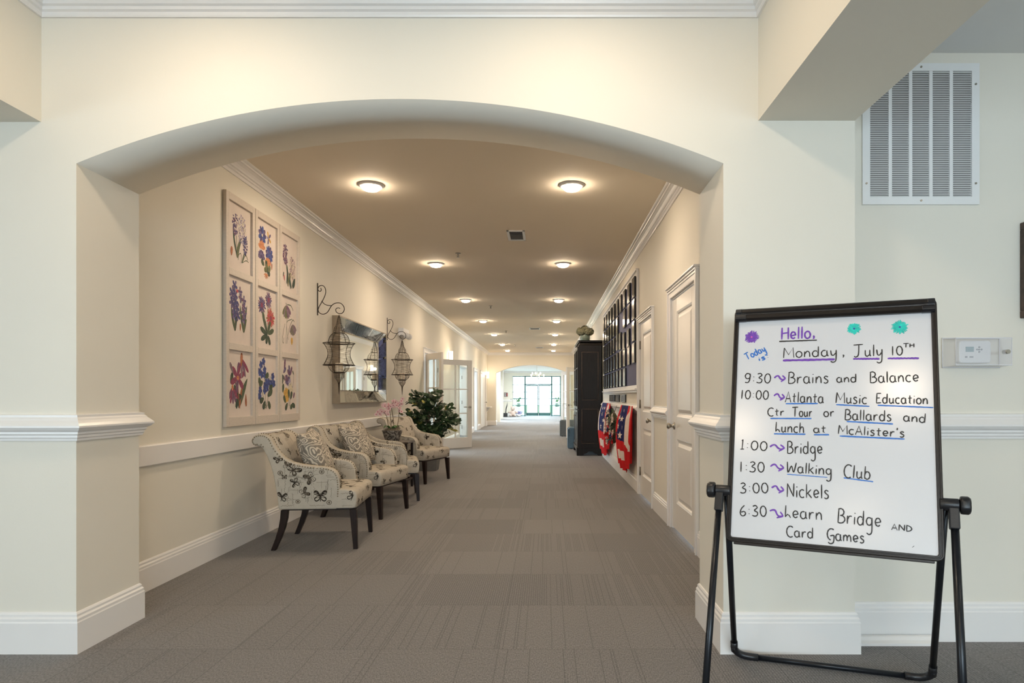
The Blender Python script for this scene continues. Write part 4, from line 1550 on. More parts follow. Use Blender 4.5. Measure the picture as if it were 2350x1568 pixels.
class Print:
    """plant drawing printed on a sheet facing the corridor; u runs down the corridor, v is height, both 0..1"""

    def __init__(self, y0, y1, z0, z1, x):
        self.b = (y0, y1, z0, z1)
        self.x = x
        self.k = 0
        self.m = MB()
        self.m.add([(x, y0, z0), (x, y1, z0), (x, y1, z1), (x, y0, z1)], [(0, 1, 2, 3)])

    def P(self, u, v):
        y0, y1, z0, z1 = self.b
        u, v = 0.5 + (u - 0.49) * 0.90, 0.5 + (v - 0.47) * 0.97
        return (self.x + 0.0004 + self.k * 0.000004, y0 + (y1 - y0) * u, z0 + (z1 - z0) * v)

    def poly(self, pts, c):
        self.k += 1
        n = len(pts)
        self.m.add([self.P(*p) for p in pts], [tuple(range(n))], PI_[c])

    def petal(self, u, v, ang, ln, wd, c):
        a = R(ang)
        asp = (self.b[3] - self.b[2]) / (self.b[1] - self.b[0])
        pts = []
        for i in range(10):
            t = 2 * PI * i / 10
            px, py = ln * (0.5 - 0.5 * math.cos(t)), wd * 0.5 * math.sin(t) * (0.7 + 0.5 * (0.5 - 0.5 * math.cos(t)))
            pts.append((u + (px * math.cos(a) - py * math.sin(a)), v + (px * math.sin(a) + py * math.cos(a)) / asp))
        self.poly(pts, c)
        if ln > 0.075:
            dk = {'violet': 'lavender', 'deepblue': 'violet', 'blue': 'deepblue', 'green': 'darkgreen', 'darkgreen': 'olive', 'olive': 'darkgreen',
                  'orange': 'rust', 'yellow': 'orange', 'magenta': 'plum', 'scarlet': 'magenta', 'plum': 'mauve', 'mauve': 'plum', 'cream': 'blush', 'blush': 'mauve',
                  'lavender': 'violet', 'rust': 'orange'}[c]
            for off, l0, l1 in ((0, .1, .85), (.22, .3, .75), (-.22, .3, .75)):
                q = []
                for t, w in ((l0, 0), ((l0 + l1) / 2, .035), (l1, 0), ((l0 + l1) / 2, -.035)):
                    px, py = ln * t, wd * (w + off * math.sin(PI * t))
                    q.append((u + px * math.cos(a) - py * math.sin(a), v + (px * math.sin(a) + py * math.cos(a)) / asp))
                self.poly(q, dk)

    def stem(self, pts, w, c, w2=None):
        s = cr_spline(pts, 5)
        k = len(s)
        L, Q = [], []
        for i in range(k):
            d = s[min(i + 1, k - 1)] - s[max(i - 1, 0)]
            n = Vector((-d.y, d.x)).normalized()
            ww = w + ((w2 if w2 is not None else w) - w) * i / (k - 1)
            L.append(s[i] + n * ww / 2)
            Q.append(s[i] - n * ww / 2)
        self.k += 1
        for i in range(k - 1):
            self.m.add([self.P(*L[i]), self.P(*L[i + 1]), self.P(*Q[i + 1]), self.P(*Q[i])], [(0, 1, 2, 3)], PI_[c])

    def blade(self, pts, w, c):
        s = cr_spline(pts, 6)
        k = len(s)
        L, Q = [], []
        for i in range(k):
            d = s[min(i + 1, k - 1)] - s[max(i - 1, 0)]
            n = Vector((-d.y, d.x)).normalized()
            ww = w * math.sin(PI * (0.12 + 0.88 * i / (k - 1))) ** 0.7
            L.append(s[i] + n * ww / 2)
            Q.append(s[i] - n * ww / 2)
        self.poly([tuple(p) for p in L] + [tuple(p) for p in Q[::-1]], c)

    def spike(self, u0, v0, v1, w, cols, n, rnd, size=0.07):
        for i in range(int(n * 1.5)):
            t = rnd.random()
            ww = w * (0.35 + 0.65 * math.sin(PI * (0.25 + 0.6 * (1 - t))))
            self.petal(u0 + rnd.uniform(-ww, ww), v0 + (v1 - v0) * t, rnd.uniform(0, 360), size * rnd.uniform(.6, 1.0), size * .48, rnd.choice(cols))

    def flower(self, u, v, n, ln, wd, cols, centre=None, a0=0):
        for i in range(n):
            self.petal(u, v, a0 + 360 * i / n, ln, wd, cols[i % len(cols)])
        if centre:
            self.petal(u - ln * .18, v, 0, ln * .36, ln * .36, centre)


def draw(p, r, c):
    rnd = random.Random(100 + r * 10 + c)
    if (r, c) == (0, 0):
        p.blade([(0.40, 0.17), (0.26, 0.42), (0.20, 0.66)], 0.07, 'darkgreen')
        p.blade([(0.40, 0.17), (0.46, 0.34), (0.62, 0.52)], 0.10, 'green')
        p.stem([(0.40, 0.18), (0.36, 0.5)], 0.025, 'olive')
        p.stem([(0.42, 0.18), (0.5, 0.5)], 0.022, 'olive')
        p.spike(0.30, 0.50, 0.80, 0.10, ['violet', 'violet', 'plum'], 46, rnd)
        p.spike(0.60, 0.42, 0.84, 0.17, ['lavender', 'violet', 'lavender', 'cream'], 95, rnd, 0.055)
        p.spike(0.76, 0.26, 0.54, 0.09, ['deepblue', 'violet'], 44, rnd)
        p.stem([(0.62, 0.12), (0.72, 0.28)], 0.03, 'green')
        p.stem([(0.60, 0.12), (0.56, 0.25), (0.46, 0.22), (0.44, 0.14)], 0.015, 'green')
        p.stem([(0.62, 0.12), (0.78, 0.26), (0.90, 0.20)], 0.015, 'green')
        p.stem([(0.62, 0.12), (0.80, 0.18), (0.93, 0.17)], 0.012, 'green')
        p.petal(0.13, 0.16, 85, 0.20, 0.10, 'rust')
    elif (r, c) == (0, 1):
        p.stem([(0.45, 0.2), (0.55, 0.6)], 0.02, 'olive')
        p.flower(0.27, 0.73, 9, 0.22, 0.11, ['deepblue', 'violet', 'blue'], 'cream')
        p.flower(0.62, 0.74, 5, 0.16, 0.07, ['violet', 'yellow', 'lavender'], None, 40)
        for q in range(5):
            p.petal(0.24, 0.50, 20 + q * 34, 0.20, 0.10, 'orange')
        p.flower(0.66, 0.46, 11, 0.22, 0.10, ['deepblue', 'blue', 'violet'], 'blue')
        for q in range(7):
            p.petal(0.22, 0.34, 10 + q * 26, 0.20, 0.09, 'violet')
        for q in range(5):
            p.petal(0.58, 0.26, 30 + q * 30, 0.20, 0.11, 'orange')
        for q in range(11):
            p.petal(0.30 + rnd.uniform(0, .35), 0.20 + rnd.uniform(-.04, .06), rnd.uniform(0, 360), 0.17, 0.13, rnd.choice(['olive', 'darkgreen', 'olive']))
        for q in range(6):
            p.petal(0.48, 0.12, 200 + q * 28, 0.14, 0.03, 'orange')
        p.petal(0.80, 0.22, 88, 0.16, 0.06, 'rust')
    elif (r, c) == (0, 2):
        p.stem([(0.42, 0.2), (0.30, 0.56)], 0.04, 'green')
        p.stem([(0.58, 0.2), (0.70, 0.50)], 0.04, 'olive')
        p.spike(0.26, 0.46, 0.78, 0.14, ['plum', 'plum', 'mauve', 'violet'], 70, rnd, 0.08)
        p.spike(0.72, 0.22, 0.60, 0.17, ['blush', 'mauve', 'cream', 'blush', 'plum'], 105, rnd, 0.07)
        p.blade([(0.36, 0.10), (0.40, 0.28), (0.38, 0.46)], 0.09, 'darkgreen')
        p.blade([(0.66, 0.05), (0.56, 0.16), (0.48, 0.34)], 0.11, 'darkgreen')
        p.blade([(0.74, 0.08), (0.84, 0.16), (0.92, 0.26)], 0.13, 'darkgreen')
        p.blade([(0.44, 0.06), (0.48, 0.2), (0.60, 0.34)], 0.08, 'olive')
        p.petal(0.12, 0.20, 70, 0.14, 0.05, 'darkgreen')
        p.petal(0.20, 0.13, 95, 0.16, 0.05, 'scarlet')
    elif (r, c) == (1, 0):
        for b_, t_ in (((0.30, 0.16), (0.12, 0.52)), ((0.30, 0.16), (0.42, 0.46)), ((0.70, 0.16), (0.52, 0.58)), ((0.70, 0.16), (0.86, 0.60)), ((0.70, 0.16), (0.84, 0.38))):
            p.blade([b_, ((b_[0] + t_[0]) / 2 - .02, (b_[1] + t_[1]) / 2), t_], 0.09, rnd.choice(['darkgreen', 'green']))
        p.stem([(0.30, 0.18), (0.28, 0.5), (0.24, 0.84)], 0.02, 'olive')
        p.stem([(0.70, 0.18), (0.68, 0.5), (0.52, 0.78)], 0.02, 'olive')
        for u, v in ((0.28, 0.84), (0.16, 0.72), (0.30, 0.70), (0.16, 0.58), (0.32, 0.60), (0.26, 0.50), (0.38, 0.52), (0.26, 0.40), (0.42, 0.40)):
            p.flower(u, v, 5, 0.13, 0.07, ['violet', 'deepblue', 'violet'], None, rnd.uniform(0, 90))
        for u, v in ((0.52, 0.78), (0.56, 0.68), (0.70, 0.66), (0.72, 0.56), (0.66, 0.48), (0.74, 0.44), (0.68, 0.36)):
            p.flower(u, v, 4, 0.11, 0.06, ['violet', 'plum', 'violet'], None, rnd.uniform(0, 90))
        p.petal(0.44, 0.76, 160, 0.10, 0.07, 'scarlet')
        p.petal(0.53, 0.17, 88, 0.16, 0.06, 'rust')
    elif (r, c) == (1, 1):
        p.stem([(0.54, 0.2), (0.40, 0.45), (0.28, 0.68)], 0.02, 'olive')
        p.stem([(0.56, 0.2), (0.58, 0.72)], 0.02, 'olive')
        for (u, v, ln, cs, n) in ((0.24, 0.68, 0.24, ['violet', 'deepblue', 'plum'], 19), (0.62, 0.80, 0.20, ['violet', 'plum'], 15), (0.74, 0.50, 0.26, ['scarlet', 'scarlet', 'rust'], 21)):
            for q in range(n):
                p.petal(u, v, 360 * q / n + rnd.uniform(-5, 5), ln * rnd.uniform(.75, 1.05), 0.05, cs[q % len(cs)])
            p.petal(u - .06, v, 0, .12, .13, 'magenta')
        for u, v, a, ln in ((0.55, 0.22, 120, 0.40), (0.55, 0.20, 160, 0.42), (0.55, 0.20, 200, 0.38), (0.55, 0.22, 60, 0.36), (0.58, 0.22, 20, 0.36), (0.58, 0.20, 300, 0.26), (0.54, 0.20, 255, 0.22), (0.40, 0.36, 110, 0.32)):
            p.petal(u, v, a, ln, 0.13, rnd.choice(['darkgreen', 'darkgreen', 'green']))
    elif (r, c) == (1, 2):
        p.stem([(0.30, 0.12), (0.36, 0.5), (0.40, 0.78), (0.30, 0.86)], 0.018, 'green')
        p.stem([(0.36, 0.12), (0.52, 0.4), (0.76, 0.58), (0.88, 0.56)], 0.018, 'green')
        p.stem([(0.18, 0.22), (0.14, 0.12), (0.08, 0.20), (0.24, 0.48)], 0.016, 'green')
        p.stem([(0.46, 0.2), (0.36, 0.5), (0.72, 0.60)], 0.014, 'green')
        p.stem([(0.40, 0.84), (0.64, 0.84), (0.80, 0.76)], 0.020, 'green')
        for q in range(7):
            p.petal(0.34, 0.82, 225 + q * 17, 0.36, 0.12, rnd.choice(['mauve', 'plum', 'mauve', 'olive']))
        for q in range(7):
            p.petal(0.76, 0.50, 230 + q * 17, 0.30, 0.11, rnd.choice(['mauve', 'olive', 'mauve']))
        p.petal(0.70, 0.115, 88, 0.20, 0.15, 'yellow')
    elif (r, c) == (2, 0):
        p.blade([(0.48, 0.10), (0.40, 0.32), (0.30, 0.52)], 0.09, 'darkgreen')
        p.blade([(0.50, 0.14), (0.66, 0.34), (0.88, 0.56)], 0.14, 'green')
        p.blade([(0.50, 0.09), (0.56, 0.3), (0.68, 0.5)], 0.08, 'rust')
        p.blade([(0.34, 0.10), (0.44, 0.24), (0.60, 0.28)], 0.14, 'darkgreen')
        p.petal(0.10, 0.46, 70, 0.26, 0.13, 'darkgreen')
        p.petal(0.26, 0.46, 285, 0.16, 0.10, 'darkgreen')
        p.stem([(0.50, 0.12), (0.44, 0.40), (0.44, 0.54)], 0.03, 'rust')
        for q in range(6):
            p.petal(0.42, 0.56, 20 + q * 60, 0.34, 0.14, ['magenta', 'plum', 'magenta'][q % 3])
        p.petal(0.36, 0.56, 0, .12, .10, 'orange')
        for q in range(4):
            p.petal(0.62, 0.86, 240 + q * 26, 0.42, 0.10, ['magenta', 'mauve', 'plum', 'magenta'][q])
        p.petal(0.58, 0.74, 85, 0.30, 0.12, 'rust')
        p.petal(0.22, 0.62, 125, 0.28, 0.10, 'mauve')
        for q in range(5):
            p.petal(0.18, 0.42, 235 + q * 20, 0.36, 0.09, ['plum', 'magenta', 'plum'][q % 3])
        p.petal(0.18, 0.36, 90, 0.13, 0.09, 'orange')
        p.blade([(0.82, 0.12), (0.80, 0.2), (0.80, 0.32)], 0.09, 'rust')
    elif (r, c) == (2, 1):
        p.stem([(0.48, 0.10), (0.42, 0.4), (0.36, 0.82)], 0.016, 'green')
        p.stem([(0.48, 0.10), (0.62, 0.3), (0.72, 0.62)], 0.016, 'green')
        p.stem([(0.48, 0.10), (0.30, 0.3), (0.16, 0.44)], 0.014, 'green')
        for q in range(5):
            p.stem([(0.48, 0.07), (0.34 + q * .06, 0.14)], 0.010, 'olive')
        for u, v in ((0.34, 0.86), (0.20, 0.80), (0.40, 0.72), (0.40, 0.64), (0.12, 0.68), (0.24, 0.64), (0.50, 0.52), (0.62, 0.52), (0.42, 0.46), (0.54, 0.42), (0.40, 0.38), (0.86, 0.62), (0.78, 0.50), (0.92, 0.50), (0.16, 0.38), (0.12, 0.28)):
            p.flower(u, v, 5, 0.10, 0.08, ['blue', 'deepblue', 'blue'], None, rnd.uniform(0, 72))
        for u, v, a in ((0.42, 0.60, 20), (0.30, 0.52, 200), (0.20, 0.46, 130), (0.86, 0.46, 200), (0.56, 0.28, 30), (0.60, 0.20, 300), (0.42, 0.20, 240), (0.70, 0.28, 60), (0.34, 0.24, 200)):
            p.petal(u, v, a, 0.22, 0.15, rnd.choice(['darkgreen', 'green']))
    else:
        p.stem([(0.52, 0.10), (0.50, 0.5)], 0.02, 'green')
        p.stem([(0.56, 0.10), (0.66, 0.4), (0.56, 0.7)], 0.016, 'green')
        p.stem([(0.60, 0.2), (0.80, 0.5), (0.84, 0.7)], 0.014, 'green')
        for u, v, a, ln, c_ in ((0.20, 0.72, 80, 0.34, 'plum'), (0.14, 0.70, 40, 0.22, 'violet'), (0.56, 0.66, 100, 0.28, 'violet'), (0.58, 0.66, 60, 0.28, 'plum'), (0.54, 0.66, 130, 0.20, 'plum')):
            p.petal(u, v, a, ln, 0.11, c_)
        for q in range(10):
            p.petal(0.42 + rnd.uniform(-.12, .14), 0.52 + rnd.uniform(-.06, .06), rnd.uniform(0, 360), 0.22, 0.10, rnd.choice(['violet', 'plum', 'mauve', 'lavender']))
        for q in range(6):
            p.petal(0.60, 0.40, q * 60, 0.18, 0.13, 'cream')
        for q in range(7):
            p.petal(0.34, 0.30, q * 51, 0.20, 0.15, 'yellow')
        for u, v, a in ((0.10, 0.34, 80), (0.30, 0.16, 130), (0.42, 0.16, 230), (0.60, 0.22, 60), (0.70, 0.14, 340), (0.80, 0.12, 200), (0.52, 0.24, 100), (0.08, 0.50, 90)):
            p.petal(u, v, a, 0.24, 0.14, rnd.choice(['darkgreen', 'green']))
        p.petal(0.80, 0.24, 60, 0.18, 0.09, 'plum')
        p.petal(0.84, 0.68, 130, 0.14, 0.06, 'green')


PYS = [(4.662, 5.128), (5.136, 5.598), (5.606, 6.062)]
PZ0, PZ1 = 0.940, 2.708
PDESC = ['tall pale framed panel of three botanical prints with hyacinths at its top, nearest the arch',
         'tall pale framed panel of three botanical prints with red cornflower at its middle',
         'tall pale framed panel of three botanical prints with drooping bell flowers, nearest the lantern']
xw = XL + 0.004
for c, (ya, yb) in enumerate(PYS):
    fr = thing('framed_print_panel', PDESC[c], 'framed art', (xw, (ya + yb) / 2, PZ0), group='botanical print panels on the left wall')
    m = MB()
    wdt = 0.045
    x1 = XL + 0.030
    hs = [PZ0, PZ0 + 0.070]
    cellh = (PZ1 - PZ0 - 0.070 - 0.055 - 2 * 0.052) / 3
    rails = [(PZ0, PZ0 + 0.070)]
    z = PZ0 + 0.070
    cells = []
    for k in range(3):
        cells.append((z, z + cellh))
        z += cellh
        rails.append((z, z + (0.052 if k < 2 else 0.055)))
        z += 0.052
    m.box(xw, ya, PZ0, x1, ya + wdt, PZ1)
    m.box(xw, yb - wdt, PZ0, x1, yb, PZ1)
    for a, b in rails:
        m.box(xw, ya + wdt, a, x1, yb - wdt, b)
    m.build('frame', 'frameprint', fr, bevel=0.002)
    for k, (za, zb) in enumerate(cells):
        p = Print(ya + wdt - 0.004, yb - wdt + 0.004, za - 0.004, zb + 0.004, XL + 0.012)
        draw(p, 2 - k, c)
        p.m.build('print', PK, fr, recalc=False)

# ---------------------------------------------------------------- wire lanterns on scroll brackets
LU = 0.000935


def scroll_bracket(y, ztop, label):
    root = thing('scroll_bracket', label, 'wall bracket', (XL, y, ztop - 0.34), group='scroll wall brackets holding the lanterns')
    MB().box(XL, y - 0.009, ztop - 0.34, XL + 0.007, y + 0.009, ztop).build('wall_plate', 'iron', root, bevel=0.001)

    def C(pts):
        return [Vector((XL + 0.004 + (px - 148) * LU, y, ztop - (py - 95) * LU)) for px, py in pts]
    curves = [[(182, 150), (188, 172), (178, 188), (160, 184), (150, 162), (160, 136), (185, 122), (215, 130), (236, 165), (236, 215), (205, 290), (165, 358), (150, 400)],
              [(152, 398), (162, 424), (190, 443), (225, 443), (262, 418), (298, 358), (332, 328), (372, 318), (412, 326), (442, 362), (446, 400), (425, 432), (392, 440), (362, 424), (350, 398), (360, 380), (382, 374), (400, 382)],
              [(192, 298), (225, 332), (262, 346), (302, 350)]]
    for cu in curves:
        MB().tube(cr_spline(C(cu), 5), 0.0042, 6).build('scroll', 'iron', root)


def hanging_lantern(y, label, first=None):
    x = XL + 0.228
    if first is not None:
        r = dup(first)
        r.location = (x, y, 1.176)
        r['label'] = label
        return r
    root = thing('hanging_lantern', label, 'lantern', (x, y, 1.176), group='wire lanterns either side of the mirror')
    zt = 2.017 - 1.176
    prof = [(460, 4), (480, 12), (505, 19), (545, 26), (575, 36), (605, 54), (635, 60), (655, 60)]
    dome = [(655, 60), (672, 84), (700, 104), (735, 116), (762, 119)]
    waist = [(770, 172), (800, 152), (840, 132), (890, 124), (930, 130), (975, 150), (1015, 172)]
    bowl = [(1018, 118), (1050, 112), (1078, 92), (1100, 62)]
    cup = [(1112, 56), (1140, 52), (1165, 42), (1190, 22), (1215, 10)]
    conv = lambda pr: [(r * LU, zt - (q - 460) * LU) for q, r in pr]
    nr = 10
    m = MB()
    for pr in (prof, dome, waist, bowl, cup):
        cv = conv(pr)
        for k in range(nr):
            a = 2 * PI * k / nr
            m.tube([(r * math.cos(a), r * math.sin(a), z) for r, z in cv], 0.0020, 5)
    m.build('cage_wire', 'iron', root, world=False)
    def ring(q, r, w, name='ring'):
        z = zt - (q - 460) * LU
        MB().tube([(r * LU * math.cos(2 * PI * k / 32), r * LU * math.sin(2 * PI * k / 32), z) for k in range(32)], w, 6, closed=True).build(name, 'iron', root, world=False)
    for q, r, w in ((655, 60, 0.003), (766, 120, 0.004), (770, 172, 0.0045), (1015, 172, 0.0045), (1018, 120, 0.004), (1215, 11, 0.003)):
        ring(q, r, w)
    m = MB()
    for pr in (prof, dome, waist, bowl, cup):
        cv = conv(pr)
        b0 = len(m.v)
        n = 28
        for r, z in cv:
            for j in range(n):
                a = 2 * PI * j / n
                m.v.append(Vector((r * 0.99 * math.cos(a), r * 0.99 * math.sin(a), z)))
        for i in range(len(cv) - 1):
            for j in range(n):
                jj = (j + 1) % n
                m.f.append([b0 + i * n + j, b0 + i * n + jj, b0 + (i + 1) * n + jj, b0 + (i + 1) * n + j])
                m.mi.append(0)
                m.sm.append(True)
    m.build('mesh_lining', 'gauze', root, world=False)
    z1 = zt - (1108 - 460) * LU
    MB().lathe([(0, z1), (0.058, z1), (0.058, z1 + 0.014), (0.054, z1 + 0.014), (0.054, z1 + 0.003), (0, z1 + 0.003)], n=28).build('candle_dish', 'iron', root, world=False)
    MB().lathe([(0.0001, zt - 895 * LU), (0.004, zt - 860 * LU), (0.0105, zt - 755 * LU)], n=10).build('finial', 'iron', root, world=False)
    m = MB().tube([(0.006 * math.cos(2 * PI * k / 14), 0, zt + 0.005 + 0.006 * math.sin(2 * PI * k / 14)) for k in range(14)], 0.0015, 5, closed=True)
    m.build('hanging_ring', 'iron', root, world=False)
    return root


scroll_bracket(6.60, 2.362, 'black iron scroll bracket on the wall before the mirror')
scroll_bracket(9.50, 2.362, 'black iron scroll bracket on the wall beyond the mirror')
l1 = hanging_lantern(6.60, 'brown wire lantern hanging in front of the near edge of the mirror')
hanging_lantern(9.50, 'brown wire lantern hanging on the bare wall beyond the mirror', l1)
for y, lab in ((6.60, 'ivory pillar candle in the lantern overlapping the mirror'), (9.50, 'ivory pillar candle in the lantern beyond the mirror')):
    zc = 1.176 + (2.017 - 1.176) - (1108 - 460) * LU + 0.0035
    c = MB().lathe([(0, 0), (0.036, 0), (0.0375, 0.006), (0.0375, 0.100), (0.034, 0.106), (0.012, 0.103), (0, 0.103)], (XL + 0.228, y, zc), 24)
    tag(c.build('pillar_candle', 'candle'), lab, 'candle', 'candles in the wire lanterns')

# ---------------------------------------------------------------- mirror with deep bevelled mirror border
my0, my1, mz0, mz1 = 7.05, 9.12, 1.088, 2.082
mir = thing('wall_mirror', 'large rectangular wall mirror in a deep mirrored frame', 'mirror', (XL, (my0 + my1) / 2, mz0))
xo, xi = XL + 0.090, XL + 0.020
bw = 0.205
bh = 0.150
m = MB()
fwid = 0.012
m.box(XL + .002, my0, mz0, xo, my0 + fwid, mz1).box(XL + .002, my1 - fwid, mz0, xo, my1, mz1)
m.box(XL + .002, my0 + fwid, mz0, xo, my1 - fwid, mz0 + fwid).box(XL + .002, my0 + fwid, mz1 - fwid, xo, my1 - fwid, mz1)
m.build('frame', 'champagne', mir)
oy0, oy1, oz0, oz1 = my0 + fwid, my1 - fwid, mz0 + fwid, mz1 - fwid
iy0, iy1, iz0, iz1 = my0 + bw, my1 - bw, mz0 + bh, mz1 - bh
MB().add([(xi, iy0, iz0), (xi, iy1, iz0), (xi, iy1, iz1), (xi, iy0, iz1)], [(0, 1, 2, 3)]).build('mirror_glass', 'mirror', mir, recalc=False)
xo2 = xo - 0.004


def lerp(a, b, t):
    return tuple(a[i] + (b[i] - a[i]) * t for i in range(3))


sides = [((xo2, oy0, oz0), (xo2, oy1, oz0), (xi, iy1, iz0), (xi, iy0, iz0)), ((xo2, oy1, oz0), (xo2, oy1, oz1), (xi, iy1, iz1), (xi, iy1, iz0)),
         ((xo2, oy1, oz1), (xo2, oy0, oz1), (xi, iy0, iz1), (xi, iy1, iz1)), ((xo2, oy0, oz1), (xo2, oy0, oz0), (xi, iy0, iz0), (xi, iy0, iz1))]
seg = [0, 0.10, 0.33, 0.36, 0.64, 0.67, 0.90, 1]
rnd = random.Random(3)
for a, b, c, d in sides:
    m = MB()
    for k in range(len(seg) - 1):
        s0, s1 = seg[k], seg[k + 1]
        g = 0.0015
        q = [lerp(a, b, s0 + g), lerp(a, b, s1 - g), lerp(d, c, s1 - g), lerp(d, c, s0 + g)]
        tx = rnd.uniform(-.0015, .0015)
        q = [(p[0] + (tx if i in (0, 1) else 0), p[1], p[2]) for i, p in enumerate(q)]
        m.add(q, [(0, 1, 2, 3)], 1 if k in (1, 3, 5) else 0)
    m.build('bevel_tiles', ['mirror', 'etched'], mir, recalc=False)
# slim inner bead
m = MB()
for p, q in (((xi, iy0, iz0), (xi, iy1, iz0)), ((xi, iy1, iz0), (xi, iy1, iz1)), ((xi, iy1, iz1), (xi, iy0, iz1)), ((xi, iy0, iz1), (xi, iy0, iz0))):
    m.tube([p, q], 0.005, 6)
m.build('inner_bead', 'nickel', mir)

# emergency light behind the second lantern hook
e = thing('emergency_light', 'white boxy emergency light high on the wall behind the second lantern bracket', 'emergency light', (XL, 10.45, 2.14))
MB().box(XL, 10.20, 2.16, XL + 0.09, 10.62, 2.29).build('housing', 'white', e, bevel=0.01)
for yy in (10.30, 10.52):
    MB().ell((XL + 0.11, yy, 2.17), (0.05, 0.06, 0.05)).build('lamp_head', 'white', e)


def wall_sconce(loc, normal, label, power, hh=0.125):
    root = thing('wall_sconce', label, 'sconce', loc, group='frosted wall sconces')
    n = Vector(normal)
    s = Vector((-n.y, n.x, 0))
    L = Vector(loc)
    m = MB()
    m.obox(L - s * 0.045 + Vector((0, 0, -hh * .8)), s * 0.09, n * 0.02, Vector((0, 0, hh * 1.6)))
    m.build('back_plate', 'nickel', root, bevel=0.003)
    m = MB()
    c = L + n * 0.02
    vs = []
    for z in (-hh, hh):
        for k in range(13):
            a = PI * k / 12
            vs.append(c + s * (0.055 * math.cos(a)) + n * (0.085 * math.sin(a)) + Vector((0, 0, z)))
    m.add(vs, [(k, k + 1, 14 + k, 13 + k) for k in range(12)], smooth=True)
    m.build('shade', 'sconce', root)
    d = bpy.data.lights.new('sconce_lamp', 'POINT')
    d.energy, d.color, d.shadow_soft_size = power, WARM, 0.05
    o = bpy.data.objects.new('sconce_lamp', d)
    COL.objects.link(o)
    o.location = L + n * 0.16
    return root


wall_sconce((XL, 15.5, 2.165), (1, 0, 0), 'lit half-round sconce on the left wall above the open glass doors', 3)
wall_sconce((XL, 25.35, 2.05), (1, 0, 0), 'lit half-round sconce at the far end of the left wall', 4)
wall_sconce((XR, 21.0, 2.10), (-1, 0, 0), 'lit half-round sconce on the right wall, seen in the mirror', 3)
# ---------------------------------------------------------------- printed armchairs
def bm_prism(poly, axis, a, b, bev, seg=3):
    """bevelled extrusion as plain vertex and face lists"""
    mb = MB().prism(poly, axis, a, b)
    me = bpy.data.meshes.new('tmp')
    me.from_pydata([tuple(v) for v in mb.v], [], mb.f)
    bm = bmesh.new()
    bm.from_mesh(me)
    bmesh.ops.recalc_face_normals(bm, faces=bm.faces)
    es = [e for e in bm.edges if len(e.link_faces) == 2 and e.calc_face_angle(0) > R(25)]
    if bev > 0:
        bmesh.ops.bevel(bm, geom=es, offset=bev, offset_type='OFFSET', segments=seg, profile=0.5, affect='EDGES', clamp_overlap=True)
    bm.verts.index_update()
    out = ([v.co.copy() for v in bm.verts], [[v.index for v in f.verts] for f in bm.faces])
    bm.free()
    bpy.data.meshes.remove(me)
    return out


class Fabric:
    """upholstered part that carries its printed pattern as thin ink shapes lying on the cloth"""

    def __init__(self, verts, faces):
        self.m = MB()
        self.m.add(verts, faces, 0, True)
        self.tree = BVHTree.FromPolygons([tuple(v) for v in verts], faces)
        self.k = 0

    def hit(self, o, d):
        loc, nrm, _, _ = self.tree.ray_cast(Vector(o), Vector(d))
        return loc, nrm

    def proj(self, pts2, frame, mi):
        """pts2 in the plane of frame (origin, u, v, direction)"""
        o, u, v, d = frame
        out = []
        self.k += 1
        for a, b in pts2:
            loc, nrm = self.hit(o + u * a + v * b, d)
            if loc is None or abs(nrm.dot(d)) < 0.25:
                return False
            out.append(loc - d * (0.0009 + 0.000004 * (self.k % 200)))
        n = len(out)
        zs = [p.dot(d) for p in out]
        if max(zs) - min(zs) > 0.06:
            return False
        self.m.add(out, [tuple(range(n))], mi)
        return True

    def strip(self, pts2, w, frame, mi):
        for i in range(len(pts2) - 1):
            a, b = Vector(pts2[i]), Vector(pts2[i + 1])
            d = b - a
            if d.length < 1e-6:
                continue
            n = Vector((-d.y, d.x)).normalized() * w / 2
            e = d.normalized() * w * 0.3
            self.proj([tuple(a + n - e), tuple(b + n + e), tuple(b - n + e), tuple(a - n - e)], frame, mi)


def wing(c, ang, ln, wd, tip=1.0):
    pts = []
    for i in range(12):
        t = 2 * PI * i / 12
        x = ln * (0.5 - 0.5 * math.cos(t))
        y = wd * 0.5 * math.sin(t) * (0.55 + 0.75 * (x / ln) ** tip)
        pts.append((c[0] + x * math.cos(ang) - y * math.sin(ang), c[1] + x * math.sin(ang) + y * math.cos(ang)))
    return pts


